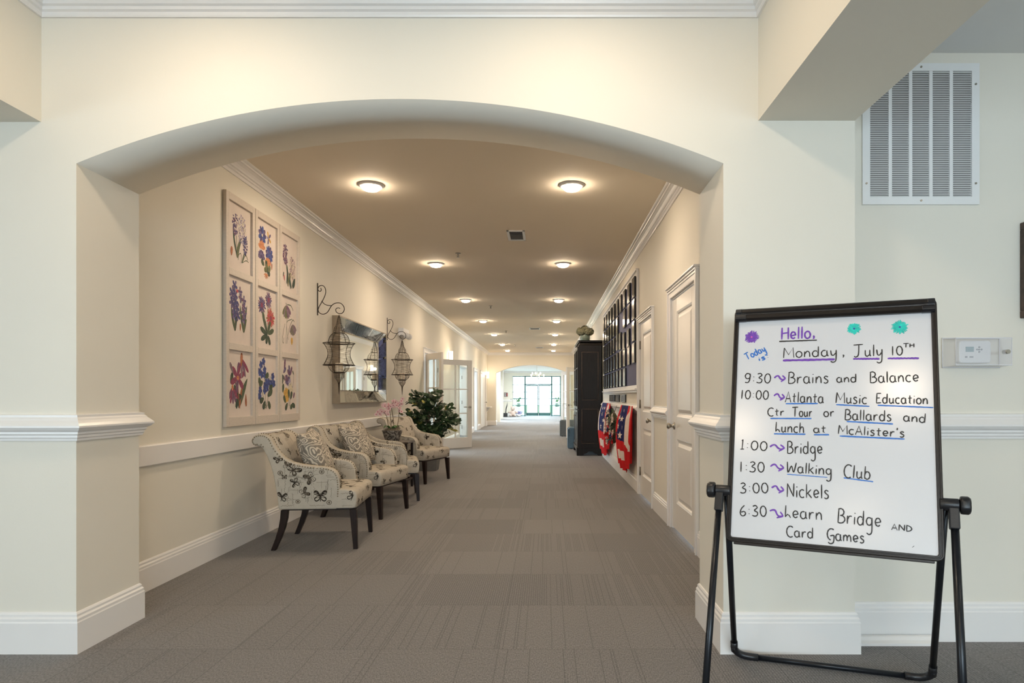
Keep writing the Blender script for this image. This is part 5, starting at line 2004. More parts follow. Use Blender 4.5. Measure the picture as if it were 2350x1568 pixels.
def butterfly(fab, frame, cx, cy, size, ang, style):
    a = R(ang)
    c = (cx, cy)
    s = size
    for sg in (1, -1):
        w1 = a + sg * R(40)
        w2 = a + sg * R(112)
        q = lambda an, r: (cx + math.cos(an) * r * s, cy + math.sin(an) * r * s)
        fab.proj(wing(c, w1, 0.66 * s, 0.34 * s), frame, 1)
        fab.proj(wing(c, w2, 0.46 * s, 0.36 * s), frame, 1)
        if style == 0:
            fab.proj(wing(q(w1, 0.05), w1 + sg * .03, 0.42 * s, 0.22 * s), frame, 2)
            fab.proj(wing(q(w1, 0.14), w1 + sg * .10, 0.20 * s, 0.09 * s), frame, 0)
            fab.proj(wing(q(w1 - sg * .14, 0.47), w1, 0.10 * s, 0.06 * s), frame, 0)
            fab.proj(wing(q(w2, 0.05), w2, 0.34 * s, 0.27 * s), frame, 2)
            fab.proj(wing(q(w2, 0.12), w2, 0.18 * s, 0.13 * s), frame, 0)
        elif style == 1:
            fab.proj(wing(q(w1, 0.04), w1, 0.50 * s, 0.25 * s), frame, 2)
            fab.proj(wing(q(w1, 0.30), w1 + sg * .2, 0.18 * s, 0.08 * s), frame, 1)
            fab.proj(wing(q(w2, 0.03), w2, 0.38 * s, 0.29 * s), frame, 0)
            fab.proj(wing(q(w2, 0.10), w2, 0.20 * s, 0.06 * s), frame, 2)
        else:
            for r0, ww in ((0.08, .20), (0.24, .26), (0.40, .22)):
                fab.proj(wing(q(w1 - sg * .12, r0), w1 + sg * 0.95, ww * s, 0.075 * s), frame, 0)
            fab.proj(wing(q(w2, 0.05), w2, 0.36 * s, 0.11 * s), frame, 0)
            fab.proj(wing(q(w2 + sg * .30, 0.12), w2 + sg * .12, 0.24 * s, 0.07 * s), frame, 0)
            fab.proj(wing(q(w2 - sg * .30, 0.12), w2 - sg * .12, 0.24 * s, 0.07 * s), frame, 0)
    fab.strip([(cx + math.cos(a) * .30 * s, cy + math.sin(a) * .30 * s), (cx - math.cos(a) * .26 * s, cy - math.sin(a) * .26 * s)], 0.05 * s, frame, 1)


def script_line(fab, frame, cx, cy, ln, ang, rnd, h=0.010):
    a = R(ang)
    pts = []
    n = max(6, int(ln / 0.006))
    for i in range(n):
        x = ln * i / n + rnd.uniform(-.002, .002)
        y = h * rnd.uniform(-.5, .5) * (1.6 if rnd.random() < .15 else 1) * (1 if i % 2 else -1)
        pts.append((cx + x * math.cos(a) - y * math.sin(a), cy + x * math.sin(a) + y * math.cos(a)))
    fab.strip(pts, 0.0017, frame, 2)


def rule(fab, frame, cx, cy, ln, ang, w=0.002, mi=2):
    a = R(ang)
    fab.strip([(cx + ln * t / 3 * math.cos(a), cy + ln * t / 3 * math.sin(a)) for t in range(4)], w, frame, mi)


def stamp(fab, frame, cx, cy, r):
    fab.proj([(cx + r * math.cos(2 * PI * i / 14), cy + r * .9 * math.sin(2 * PI * i / 14)) for i in range(14)], frame, 2)
    fab.proj([(cx + r * .72 * math.cos(2 * PI * i / 12), cy + r * .65 * math.sin(2 * PI * i / 12)) for i in range(12)], frame, 0)
    fab.proj([(cx + r * .4 * math.cos(2 * PI * i / 8), cy + r * .5 * math.sin(2 * PI * i / 8)) for i in range(8)], frame, 2)


def pattern(fab, frame, u0, u1, v0, v1, rnd, dens=1.0):
    """butterflies, postmarks and lines of old handwriting strewn over a cloth face"""
    area = (u1 - u0) * (v1 - v0)
    placed = []
    for k in range(int(area * 62 * dens) + 1):
        for _ in range(12):
            cx, cy = rnd.uniform(u0, u1), rnd.uniform(v0, v1)
            if all((cx - x) ** 2 + (cy - y) ** 2 > 0.0125 for x, y in placed):
                placed.append((cx, cy))
                butterfly(fab, frame, cx, cy, rnd.uniform(.052, .085), rnd.uniform(0, 360), k % 3)
                break
    for k in range(int(area * 14 * dens) + 1):
        stamp(fab, frame, rnd.uniform(u0, u1), rnd.uniform(v0, v1), rnd.uniform(.014, .020))
    for k in range(int(area * 190 * dens)):
        script_line(fab, frame, rnd.uniform(u0, u1), rnd.uniform(v0, v1), rnd.uniform(.05, .13), rnd.choice([0, 4, 90, 92, 180, 86]), rnd)
    for k in range(int(area * 90 * dens)):
        rule(fab, frame, rnd.uniform(u0, u1), rnd.uniform(v0, v1), rnd.uniform(.02, .07), rnd.choice([0, 90, 90, 2]))


FABM = ['fabric', 'ink', 'inkgrey']
SIDE = [(0.172, 0.31), (0.190, 0.40), (0.192, 0.47), (0.186, 0.54), (0.168, 0.588), (0.135, 0.617), (0.085, 0.630), (-0.01, 0.640), (-0.09, 0.651),
        (-0.155, 0.667), (-0.215, 0.700), (-0.262, 0.748), (-0.295, 0.800), (-0.318, 0.850), (-0.350, 0.876), (-0.395, 0.885), (-0.438, 0.872), (-0.460, 0.838),
        (-0.452, 0.806), (-0.425, 0.792), (-0.395, 0.796), (-0.372, 0.770), (-0.344, 0.715), (-0.318, 0.645), (-0.300, 0.58), (-0.282, 0.48), (-0.268, 0.39), (-0.260, 0.31)]
BACK = [(-0.150, 0.44), (-0.205, 0.60), (-0.245, 0.715), (-0.285, 0.795), (-0.316, 0.850), (-0.348, 0.873), (-0.395, 0.881), (-0.436, 0.868), (-0.456, 0.836),
        (-0.448, 0.808), (-0.424, 0.797), (-0.395, 0.800), (-0.372, 0.772), (-0.344, 0.715), (-0.318, 0.645), (-0.300, 0.58), (-0.282, 0.48), (-0.268, 0.39), (-0.260, 0.33), (-0.15, 0.33)]


def make_armchair(loc, rot, label):
    root = thing('armchair', label, 'armchair', loc, rot, group='butterfly print armchairs along the left wall')
    rnd = random.Random(11)
    Hw, at = 0.330, 0.082
    for s in (-1, 1):
        ya, yb = (s * Hw, s * (Hw - at)) if s > 0 else (-Hw, -(Hw - at))
        v, f = bm_prism(SIDE, 'y', min(ya, yb), max(ya, yb), 0.016)
        fab = Fabric(v, f)
        fr = (Vector((0, s * 0.6, 0)), Vector((1, 0, 0)), Vector((0, 0, 1)), Vector((0, -s, 0)))
        if s < 0:
            # the side that faces the arch, laid out after the photographed cloth
            for cx, cz, sz, an, st in ((-0.150, 0.610, .120, 40, 0), (-0.020, 0.555, .110, -150, 1), (-0.130, 0.520, .085, 200, 2), (-0.075, 0.435, .095, 30, 1),
                                       (0.050, 0.400, .125, 90, 2), (-0.235, 0.400, .095, 80, 2), (-0.255, 0.690, .080, 120, 0), (-0.195, 0.640, .075, 70, 1), (-0.215, 0.555, .050, 90, 0)):
                butterfly(fab, fr, cx, cz, sz * .84, an, st)
            for cx, cz, r in ((0.060, 0.595, .020), (-0.115, 0.372, .018), (0.115, 0.362, .020), (-0.245, 0.590, .020)):
                stamp(fab, fr, cx, cz, r)
            for cx, cz, ln, an in ((-0.07, 0.600, .10, 3), (-0.08, 0.570, .12, 4), (-0.09, 0.545, .08, 5), (-0.21, 0.44, .10, 88), (-0.19, 0.35, .10, 90), (-0.15, 0.35, .09, 94), (0.0, 0.40, .09, 86),
                                   (0.10, 0.44, .10, 90), (0.13, 0.40, .08, 90), (0.00, 0.50, .05, 90), (-0.04, 0.50, .06, 92), (-0.03, 0.34, .12, 0), (-0.24, 0.34, .10, 2), (0.06, 0.47, .06, 88), (-0.17, 0.47, .09, 86)):
                script_line(fab, fr, cx, cz, ln, an, rnd)
            for cx, cz, ln, an in ((-0.18, 0.565, .07, 0), (0.10, 0.555, .05, 0), (0.02, 0.515, .08, 2), (-0.235, 0.42, .05, 90), (0.09, 0.43, .06, 90), (0.02, 0.42, .04, 90), (-0.16, 0.54, .05, 0)):
                rule(fab, fr, cx, cz, ln, an)
            for k in range(46):
                script_line(fab, fr, rnd.uniform(-.27, .14), rnd.uniform(.33, .64), rnd.uniform(.04, .10), rnd.choice([0, 3, 88, 90, 92]), rnd, .008)
        else:
            pattern(fab, fr, -0.27, 0.18, 0.33, 0.68, rnd)
        fi = (Vector((0, s * 0.0, 0)), Vector((1, 0, 0)), Vector((0, 0, 1)), Vector((0, s, 0)))
        pattern(fab, fi, -0.20, 0.17, 0.46, 0.64, rnd, 0.9)
        ff = (Vector((0.6, s * (Hw - at / 2), 0)), Vector((0, 1, 0)), Vector((0, 0, 1)), Vector((-1, 0, 0)))
        pattern(fab, ff, -0.035, 0.035, 0.46, 0.56, rnd, 0.8)
        fab.m.build('arm', FABM, root, world=False, recalc=False)
        # nailheads along the edge of the arm and around the scroll
        m, m2 = MB(), MB()
        line = cr_spline([(p[0], p[1]) for p in SIDE[1:22]], 8)
        acc, last = 0, None
        cen = Vector((-0.10, 0.55))
        for i in range(1, len(line) - 1):
            if last is not None and (line[i] - last).length < 0.017:
                continue
            last = line[i]
            d = (line[i + 1] - line[i - 1]).normalized()
            n = Vector((d.y, -d.x))
            q = line[i] + n * (-0.013 if True else 0)
            inside = Vector((-d.y, d.x))
            q = line[i] + inside * 0.013
            m.ell((q.x, s * (Hw + 0.0005), q.y), (0.0052, 0.0035, 0.0052), 8, 5)
            m2.ell((line[i].x - inside.x * .0005, s * (Hw - at + 0.016), line[i].y - inside.y * .0005), (0.0048, 0.0048, 0.0048), 8, 5)
        m.build('nailhead_trim', 'nail', root, world=False)
        m2.build('nailhead_trim', 'nail', root, world=False)
    v, f = bm_prism(BACK, 'y', -(Hw - at - 0.004), Hw - at - 0.004, 0.010, 2)
    fab = Fabric(v, f)
    nd = Vector((-0.93, 0, -0.36)).normalized()
    up = Vector((-0.36, 0, 0.93)).normalized()
    pattern(fab, (Vector((-0.22, 0, 0.66)) - nd * 0.5, Vector((0, 1, 0)), up, nd), -0.24, 0.24, -0.14, 0.22, rnd, 1.0)
    pattern(fab, (Vector((-0.385, 0, 1.4)), Vector((0, 1, 0)), Vector((1, 0, 0)), Vector((0, 0, -1))), -0.22, 0.22, -0.04, 0.05, rnd, 1.3)
    fab.m.build('backrest', FABM, root, world=False, recalc=False)
    # seat: crowned cushion on an upholstered box, grown as a rounded grid
    seat = [(-0.255, 0.312), (0.285, 0.312), (0.312, 0.318), (0.318, 0.36), (0.320, 0.41), (0.312, 0.440), (0.285, 0.453), (0.20, 0.462), (0.05, 0.466), (-0.255, 0.462)]
    m0 = MB()
    ys = [-0.326, -0.324, -0.31, -0.28, -0.15, 0, 0.15, 0.28, 0.31, 0.324, 0.326]
    ins = [0.03, 0.012, 0.004, 0, 0, 0, 0, 0, 0.004, 0.012, 0.03]
    npf = len(seat)
    vv, fc = [], []
    cx_, cz_ = 0.03, 0.39
    for y, i_ in zip(ys, ins):
        for (x, z) in seat:
            dx, dz = x - cx_, z - cz_
            zz = cz_ + dz * (1 - i_ / 0.075 * 0.35)
            xx = cx_ + dx * (1 - i_ / 0.29 * 0.6)
            vv.append((xx, y, zz))
    for a in range(len(ys) - 1):
        for b in range(npf):
            c = (b + 1) % npf
            fc.append([a * npf + b, a * npf + c, (a + 1) * npf + c, (a + 1) * npf + b])
    fc.append(list(range(npf))[::-1])
    fc.append([(len(ys) - 1) * npf + b for b in range(npf)])
    fab = Fabric([Vector(p) for p in vv], fc)
    pattern(fab, (Vector((0, 0, 1.2)), Vector((1, 0, 0)), Vector((0, 1, 0)), Vector((0, 0, -1))), -0.10, 0.28, -0.29, 0.29, rnd, 1.0)
    pattern(fab, (Vector((0.9, 0, 0)), Vector((0, 1, 0)), Vector((0, 0, 1)), Vector((-1, 0, 0))), -0.29, 0.29, 0.34, 0.42, rnd, 1.1)
    for s in (-1, 1):
        frs = (Vector((0, s * 0.7, 0)), Vector((1, 0, 0)), Vector((0, 0, 1)), Vector((0, -s, 0)))
        butterfly(fab, frs, 0.285, 0.395, .085, 65, 2)
        script_line(fab, frs, 0.20, 0.425, .06, 5, rnd)
        script_line(fab, frs, 0.21, 0.335, .08, 3, rnd)
        script_line(fab, frs, 0.205, 0.38, .05, 5, rnd)
    so = fab.m.build('seat', FABM, root, world=False, recalc=False)
    MB().box(-0.235, -0.285, 0.298, 0.285, 0.285, 0.316).build('seat_rail', 'wood', root, world=False)
    for s in (-1, 1):
        # tapered front leg
        yo, yi = s * 0.318, s * 0.266
        m = MB()
        top = [(0.262, yi), (0.314, yi), (0.314, yo), (0.262, yo)]
        bot = [(0.290, s * 0.284), (0.322, s * 0.284), (0.322, s * 0.316), (0.290, s * 0.316)]
        m.add([(x, y, 0.305) for x, y in top] + [(x, y, 0) for x, y in bot],
              [(0, 1, 2, 3), (7, 6, 5, 4)] + [(i, 4 + i, 4 + (i + 1) % 4, (i + 1) % 4) for i in range(4)])
        m.build('leg', 'wood', root, world=False, bevel=0.003)
        # raked sabre back leg
        m = MB()
        ctr = [(-0.222, 0.305, 0.026), (-0.228, 0.24, 0.025), (-0.242, 0.17, 0.023), (-0.268, 0.09, 0.020), (-0.305, 0.0, 0.017)]
        vs = []
        for x, z, h in ctr:
            vs += [(x - h, s * 0.312, z), (x + h, s * 0.312, z), (x + h, s * 0.266, z), (x - h, s * 0.266, z)]
        fs = [(0, 1, 2, 3), (19, 18, 17, 16)]
        for k in range(4):
            fs += [(4 * k + i, 4 * k + 4 + i, 4 * k + 4 + (i + 1) % 4, 4 * k + (i + 1) % 4) for i in range(4)]
        m.add(vs, fs)
        m.build('leg', 'wood', root, world=False, bevel=0.003)
    return root


CH = [((-1.79, 5.085, 0), 5, 'butterfly print armchair nearest the arch, holding a patterned pillow'),
      ((-1.81, 6.31, 0), -11, 'butterfly print armchair with a pillow, second from the arch'),
      ((-1.80, 7.245, 0), 14, 'butterfly print armchair without pillow, just before the small side table'),
      ((-1.78, 8.745, 0), -21.7, 'butterfly print armchair just past the orchid, before the leafy potted tree')]
ch0 = make_armchair(CH[0][0], R(CH[0][1]), CH[0][2])
for loc, a, lab in CH[1:]:
    o = dup(ch0)
    o.location, o.rotation_euler = loc, (0, 0, R(a))
    o['label'] = lab


def make_pillow(label, loc, yaw, lean, roll, first=None):
    rot = Matrix.Rotation(R(yaw), 4, 'Z') @ Matrix.Rotation(-R(lean), 4, 'Y') @ Matrix.Rotation(R(roll), 4, 'X')
    if first is None:
        m = MB()
        n = 22
        h, T = 0.218, 0.092
        for side in (1, -1):
            b0 = len(m.v)
            for i in range(n + 1):
                for j in range(n + 1):
                    s, t = -1 + 2 * i / n, -1 + 2 * j / n
                    e = max(0.0, (1 - abs(s) ** 2.4)) * max(0.0, (1 - abs(t) ** 2.4))
                    th = T * e ** 0.5
                    pin = 1 - 0.13 * (1 - (abs(s) * abs(t))) * max(abs(s), abs(t)) ** 4
                    m.v.append(Vector((side * th, h * s * pin, h * t * pin)))
            for i in range(n):
                for j in range(n):
                    m.f.append([b0 + i * (n + 1) + j, b0 + (i + 1) * (n + 1) + j, b0 + (i + 1) * (n + 1) + j + 1, b0 + i * (n + 1) + j + 1])
                    m.mi.append(0)
                    m.sm.append(True)
        o = m.build('throw_pillow', 'damask', keep_origin=True)
    else:
        o = first.copy()
        COL.objects.link(o)
    o.matrix_world = Matrix.Translation(loc) @ rot
    return tag(o, label, 'pillow', 'patterned throw pillows on the armchairs')


p0 = make_pillow('grey and cream patterned pillow on the armchair nearest the arch', (-1.862, 5.080, 0.695), 5, 24, 4)
make_pillow('grey and cream patterned pillow on the second armchair from the arch', (-1.902, 6.33, 0.692), -11, 26, 4, p0)

# ---------------------------------------------------------------- side table with orchid
st = thing('side_table', 'small dark side table between the third and fourth armchairs, holding the orchid', 'side table', (-1.95, 8.0, 0))
tx0, tx1, ty0, ty1 = -2.19, -1.715, 7.80, 8.20
MB().box(tx0, ty0, 0.578, tx1, ty1, 0.600).build('tabletop', 'tablewood', st, bevel=0.004)
for x in (tx0 + .03, tx1 - .03):
    for y in (ty0 + .03, ty1 - .03):
        MB().box(x - .014, y - .014, 0, x + .014, y + .014, 0.578).build('leg', 'wood', st)
m = MB()
m.box(tx0 + .03, ty0 + .02, 0.10, tx1 - .03, ty0 + .04, 0.125).box(tx0 + .03, ty1 - .04, 0.10, tx1 - .03, ty1 - .02, 0.125)
m.box(tx0 + .02, ty0 + .04, 0.10, tx0 + .04, ty1 - .04, 0.125).box(tx1 - .04, ty0 + .04, 0.10, tx1 - .02, ty1 - .04, 0.125)
m.build('stretcher', 'wood', st)

oc = Vector((-1.955, 7.98, 0.600))
orc = thing('potted_orchid', 'pink orchid in a speckled grey bowl on the small side table', 'plant', oc)
MB().lathe([(0, 0), (0.082, 0), (0.088, 0.010), (0.105, 0.065), (0.124, 0.125), (0.130, 0.135), (0.126, 0.142), (0.116, 0.138), (0.108, 0.11), (0, 0.11)], n=30).build('pot', 'speckle', orc, world=False)
MB().ell((0, 0, 0.125), (0.108, 0.108, 0.050), 20, 10).ell((0.02, 0.03, 0.15), (0.06, 0.06, 0.04)).build('moss', 'moss', orc, world=False)
rnd = random.Random(5)
stems = [[(-.04, -.03, .15), (-.05, -.04, .26), (-.07, -.05, .34), (-.12, -.06, .39), (-.17, -.06, .35)],
         [(-.01, .0, .15), (-.02, -.01, .30), (-.03, -.02, .40), (-.06, -.03, .46), (-.10, -.03, .45)],
         [(0.02, .02, .15), (0.01, .0, .30), (-.01, .0, .44), (0.02, .01, .50), (.05, .02, .46)],
         [(0.05, .04, .15), (0.07, .05, .30), (0.08, .05, .42), (0.09, .06, .52)]]
bl = []
for sp in stems:
    cv = cr_spline(sp, 5)
    MB().tube(cv, [0.0045 - 0.002 * i / len(cv) for i in range(len(cv))], 6).build('stem', 'bark', orc, world=False)
    n0 = int(len(cv) * 0.5)
    for i in list(range(n0, len(cv))) + list(range(n0, len(cv), 2)):
        bl.append(cv[i] + Vector((rnd.uniform(-.02, .03), rnd.uniform(-.025, .025), rnd.uniform(-.02, .02))))
for c in bl:
    m = MB()
    face = Vector((rnd.uniform(-.1, .9), rnd.uniform(-1, -.4), rnd.uniform(-.4, .3))).normalized()
    u = face.cross(Vector((0, 0, 1))).normalized()
    v = u.cross(face)
    for k in range(5):
        a = 2 * PI * k / 5 + PI / 2
        d = u * math.cos(a) + v * math.sin(a)
        q = d.cross(face)
        ln, wd = 0.030, 0.013
        m.add([c, c + d * ln * .5 + q * wd + face * .003, c + d * ln, c + d * ln * .5 - q * wd + face * .003], [(0, 1, 2, 3)])
    m.ell(c + face * .004, (.006, .006, .006), 6, 4, 1)
    m.build('blossom', ['petal', 'petalred'], orc, world=False, recalc=False)
for an, ln in ((-120, .13), (-60, .14), (20, .12), (75, .15), (150, .12)):
    m = MB()
    d = Vector((math.cos(R(an)), math.sin(R(an)), 0))
    q = Vector((-d.y, d.x, 0))
    pts, n = [], 7
    for i in range(n):
        t = i / (n - 1)
        c = Vector((0, 0, .14)) + d * (0.02 + ln * t) + Vector((0, 0, .06 * math.sin(PI * t * .8)))
        w = .026 * math.sin(PI * (0.1 + .9 * t)) ** .6
        pts += [c + q * w, c + Vector((0, 0, -.006)), c - q * w]
    for i in range(n - 1):
        m.add([pts[3 * i], pts[3 * i + 3], pts[3 * i + 4], pts[3 * i + 1]], [(0, 1, 2, 3)], smooth=True)
        m.add([pts[3 * i + 1], pts[3 * i + 4], pts[3 * i + 5], pts[3 * i + 2]], [(0, 1, 2, 3)], smooth=True)
    m.build('leaf', 'leaf3', orc, world=False, recalc=False)

# ---------------------------------------------------------------- leafy tree in a grey planter
fc_ = Vector((-1.86, 9.98, 0))
fic = thing('potted_tree', 'bushy dark green leafy tree in a grey planter behind the last armchair', 'plant', fc_)
m = MB()
a, b = 0.13, 0.175
m.add([(-a, -a, 0), (a, -a, 0), (a, a, 0), (-a, a, 0), (-b, -b, .36), (b, -b, .36), (b, b, .36), (-b, b, .36),
       (-b + .02, -b + .02, .36), (b - .02, -b + .02, .36), (b - .02, b - .02, .36), (-b + .02, b - .02, .36), (-b + .02, -b + .02, .32), (b - .02, -b + .02, .32), (b - .02, b - .02, .32), (-b + .02, b - .02, .32)],
      [(0, 3, 2, 1)] + [(k, (k + 1) % 4, 4 + (k + 1) % 4, 4 + k) for k in range(4)] + [(4 + k, 4 + (k + 1) % 4, 8 + (k + 1) % 4, 8 + k) for k in range(4)] + [(8 + k, 8 + (k + 1) % 4, 12 + (k + 1) % 4, 12 + k) for k in range(4)])
m.build('planter', 'potgrey', fic, world=False, bevel=0.004)
MB().box(-.15, -.15, .30, .15, .15, .325).build('soil', 'moss', fic, world=False)
m = MB()
rnd = random.Random(21)
tips = []
m.tube(cr_spline([(0, 0, .3), (.01, -.01, .6), (-.01, 0, .9), (0, .01, 1.25)], 5), 0.013, 7)
for k in range(46):
    z0 = rnd.uniform(.42, 1.20)
    an = rnd.uniform(0, 2 * PI)
    reach = 0.30 * math.sin(PI * min(1, max(.12, (1.42 - z0) / 1.15))) ** 0.8 * rnd.uniform(.6, 1.1) + .03
    p1 = Vector((math.cos(an) * reach * .5, math.sin(an) * reach * .5, z0 + .05))
    p2 = Vector((math.cos(an) * reach, math.sin(an) * reach, z0 + rnd.uniform(.04, .14)))
    m.tube(cr_spline([(0, 0, z0), tuple(p1), tuple(p2)], 3), 0.004, 5)
    tips.append((Vector((0, 0, z0)), p1, p2))
# long side branch reaching to the right
ex = [Vector((0.05, 0, .75)), Vector((.22, -.03, .80)), Vector((.36, -.05, .82)), Vector((.43, -.05, .76))]
m.tube(cr_spline(ex, 4), 0.004, 5)
m.build('trunk', 'bark', fic, world=False)


def leaf(mb, c, d, n, ln, wd, mi):
    q = d.cross(n).normalized()
    up = n * ln * .10
    vs = [c, c + d * ln * .28 + q * wd * .36 - up * .3, c + d * ln * .72 + q * wd * .52 - up * .2, c + d * ln, c + d * ln * .72 - q * wd * .52 - up * .2, c + d * ln * .28 - q * wd * .36 - up * .3,
          c + d * ln * .35 + up * .2, c + d * ln * .68 + up * .2]
    mb.add(vs, [(0, 1, 6), (1, 2, 7, 6), (2, 3, 7), (3, 4, 7), (4, 5, 6, 7), (5, 0, 6)], mi, True)


m = MB()
for (p0_, p1, p2) in tips + [(ex[0], ex[1], ex[2]), (ex[1], ex[2], ex[3])]:
    for i in range(25):
        t = rnd.uniform(.25, 1.05)
        c = p0_.lerp(p1, t * 2) if t < .5 else p1.lerp(p2, t * 2 - 1)
        c = c + Vector((rnd.uniform(-.05, .05), rnd.uniform(-.05, .05), rnd.uniform(-.05, .05)))
        d = ((p2 - p0_).normalized() + Vector((rnd.uniform(-1, 1), rnd.uniform(-1, 1), rnd.uniform(-.6, .9)))).normalized()
        n = Vector((rnd.uniform(-.6, .8), rnd.uniform(-1.1, .3), rnd.uniform(.3, 1))).normalized()
        d = (d - n * d.dot(n)).normalized()
        leaf(m, c, d, n, rnd.uniform(.075, .110), rnd.uniform(.046, .066), 1 if rnd.random() < .025 else 0)
leaf(m, Vector((.33, -.02, .66)), Vector((.9, -.2, -.25)).normalized(), Vector((0, -.7, .7)), .15, .05, 1)
leaf(m, Vector((.30, -.02, .66)), Vector((.7, -.4, .1)).normalized(), Vector((0, -.6, .8)), .10, .05, 1)
m.build('foliage', ['leaf', 'leaf2'], fic, world=False, recalc=False)
# ---------------------------------------------------------------- memorial board on the right wall
by0, by1, bz0, bz1 = 7.60, 12.0, 1.270, 2.70
bd_ = thing('memorial_board', 'large navy board in a white frame on the right wall, covered with black plaques', 'notice board', (XR, 9.8, bz0))
m = MB()
m.box(XR - .0155, by0 + .05, bz0 + .04, XR - .001, by1 - .05, bz1 - .05)
m.build('panel', 'bluepanel', bd_)
m = MB()
for a, b, c, d in ((by0, bz1 - .06, by1, bz1), (by0, bz0 + .04, by0 + .06, bz1 - .06), (by1 - .06, bz0 + .04, by1, bz1 - .06), (by0, bz0, by1, bz0 + .04)):
    m.box(XR - .0175, a, b, XR - .001, c, d)
m.build('frame', 'trim', bd_)
m = MB()
m.box(XR - .055, by0 - .02, bz0 - .022, XR - .001, by1 + .02, bz0 - .002)
m.box(XR - .030, by0, bz0 - .052, XR - .001, by1, bz0 - .022)
struct(m.build('board_sill', 'trim', bevel=0.003))  # sill of the memorial board, built as a separate piece
m = MB()
m.box(XR - .040, by0 - .01, bz1 + .001, XR - .001, by1 + .01, bz1 + .020)
m.box(XR - .030, by0 - .022, bz0 - .002, XR - .001, by0 - .001, bz1 + .001)
m.box(XR - .030, by1 + .001, bz0 - .002, XR - .001, by1 + .022, bz1 + .001)
struct(m.build('board_moulding', 'trim', bevel=0.003))  # top and side moulding of the memorial board
PCOL = [7.83, 8.28, 8.75, 9.20, 9.64, 10.10, 10.54, 10.98, 11.40, 11.82]
SKIP = {(0, 4), (1, 4), (3, 1), (0, 5)}
pl0 = None
RN = ['top', 'second', 'third', 'fourth', 'bottom']
for r_ in range(5):
    cnt = 0
    for c_, y in enumerate(PCOL):
        if (c_, r_) in SKIP:
            continue
        z = 2.652 - 0.272 * r_ - (0.045 if (r_ == 2 and c_ in (1, 2)) else 0) + (0.02 if c_ == 4 and r_ == 2 else 0)
        y_ = y + (0.06 if (r_ == 2 and c_ in (1, 2, 3)) else 0)
        lab = f'black plaque in the {RN[r_]} row of the navy board, {ORD[cnt]} from the door end'
        cnt += 1
        if pl0 is None:
            p = thing('plaque', lab, 'plaque', (XR - .0170, y_, z - .25), group='plaques on the navy memorial board')
            MB().box(-.022, -.115, 0, -.0005, .115, .25).build('backing', 'plaque', p, world=False, bevel=0.003)
            MB().box(-.0245, -.095, .02, -.022, .095, .23).build('plate', 'plate', p, world=False)
            MB().box(-.026, -.025, .012, -.022, .025, .026).build('brass_tag', 'gold', p, world=False)
            pl0 = p
        else:
            p = dup(pl0)
            p.location = (XR - .0170, y_, z - .25)
            p['label'] = lab
for k, (ya, yb, lab) in enumerate(((8.78, 9.30, 'nearest the door'), (9.52, 10.02, 'in the middle of three'), (10.18, 10.95, 'farthest from the door'))):
    p = thing('name_plaque', f'small wide black plaque under the navy board, {lab}', 'plaque', (XR, (ya + yb) / 2, 1.088), group='wide plaques under the navy board')
    MB().box(XR - .020, ya, 1.088, XR - .001, yb, 1.196).build('backing', 'plaque', p, bevel=0.002)
    m = MB()
    for q in range(4):
        a = ya + .05 + (yb - ya - .10) * q / 4
        m.box(XR - .0225, a, 1.10, XR - .020, a + (yb - ya - .10) / 4 * .30, 1.184)
    m.build('plate', 'potgrey', p)


def star(m, c, eu, ev, n, r, mi, a0=90):
    pts = []
    for k in range(10):
        a = R(a0 + 36 * k)
        rr = r if k % 2 == 0 else r * .42
        pts.append(Vector(c) + eu * (rr * math.cos(a)) + ev * (rr * math.sin(a)) + n * 0.008)
    m.add(pts, [tuple(range(10))], mi)


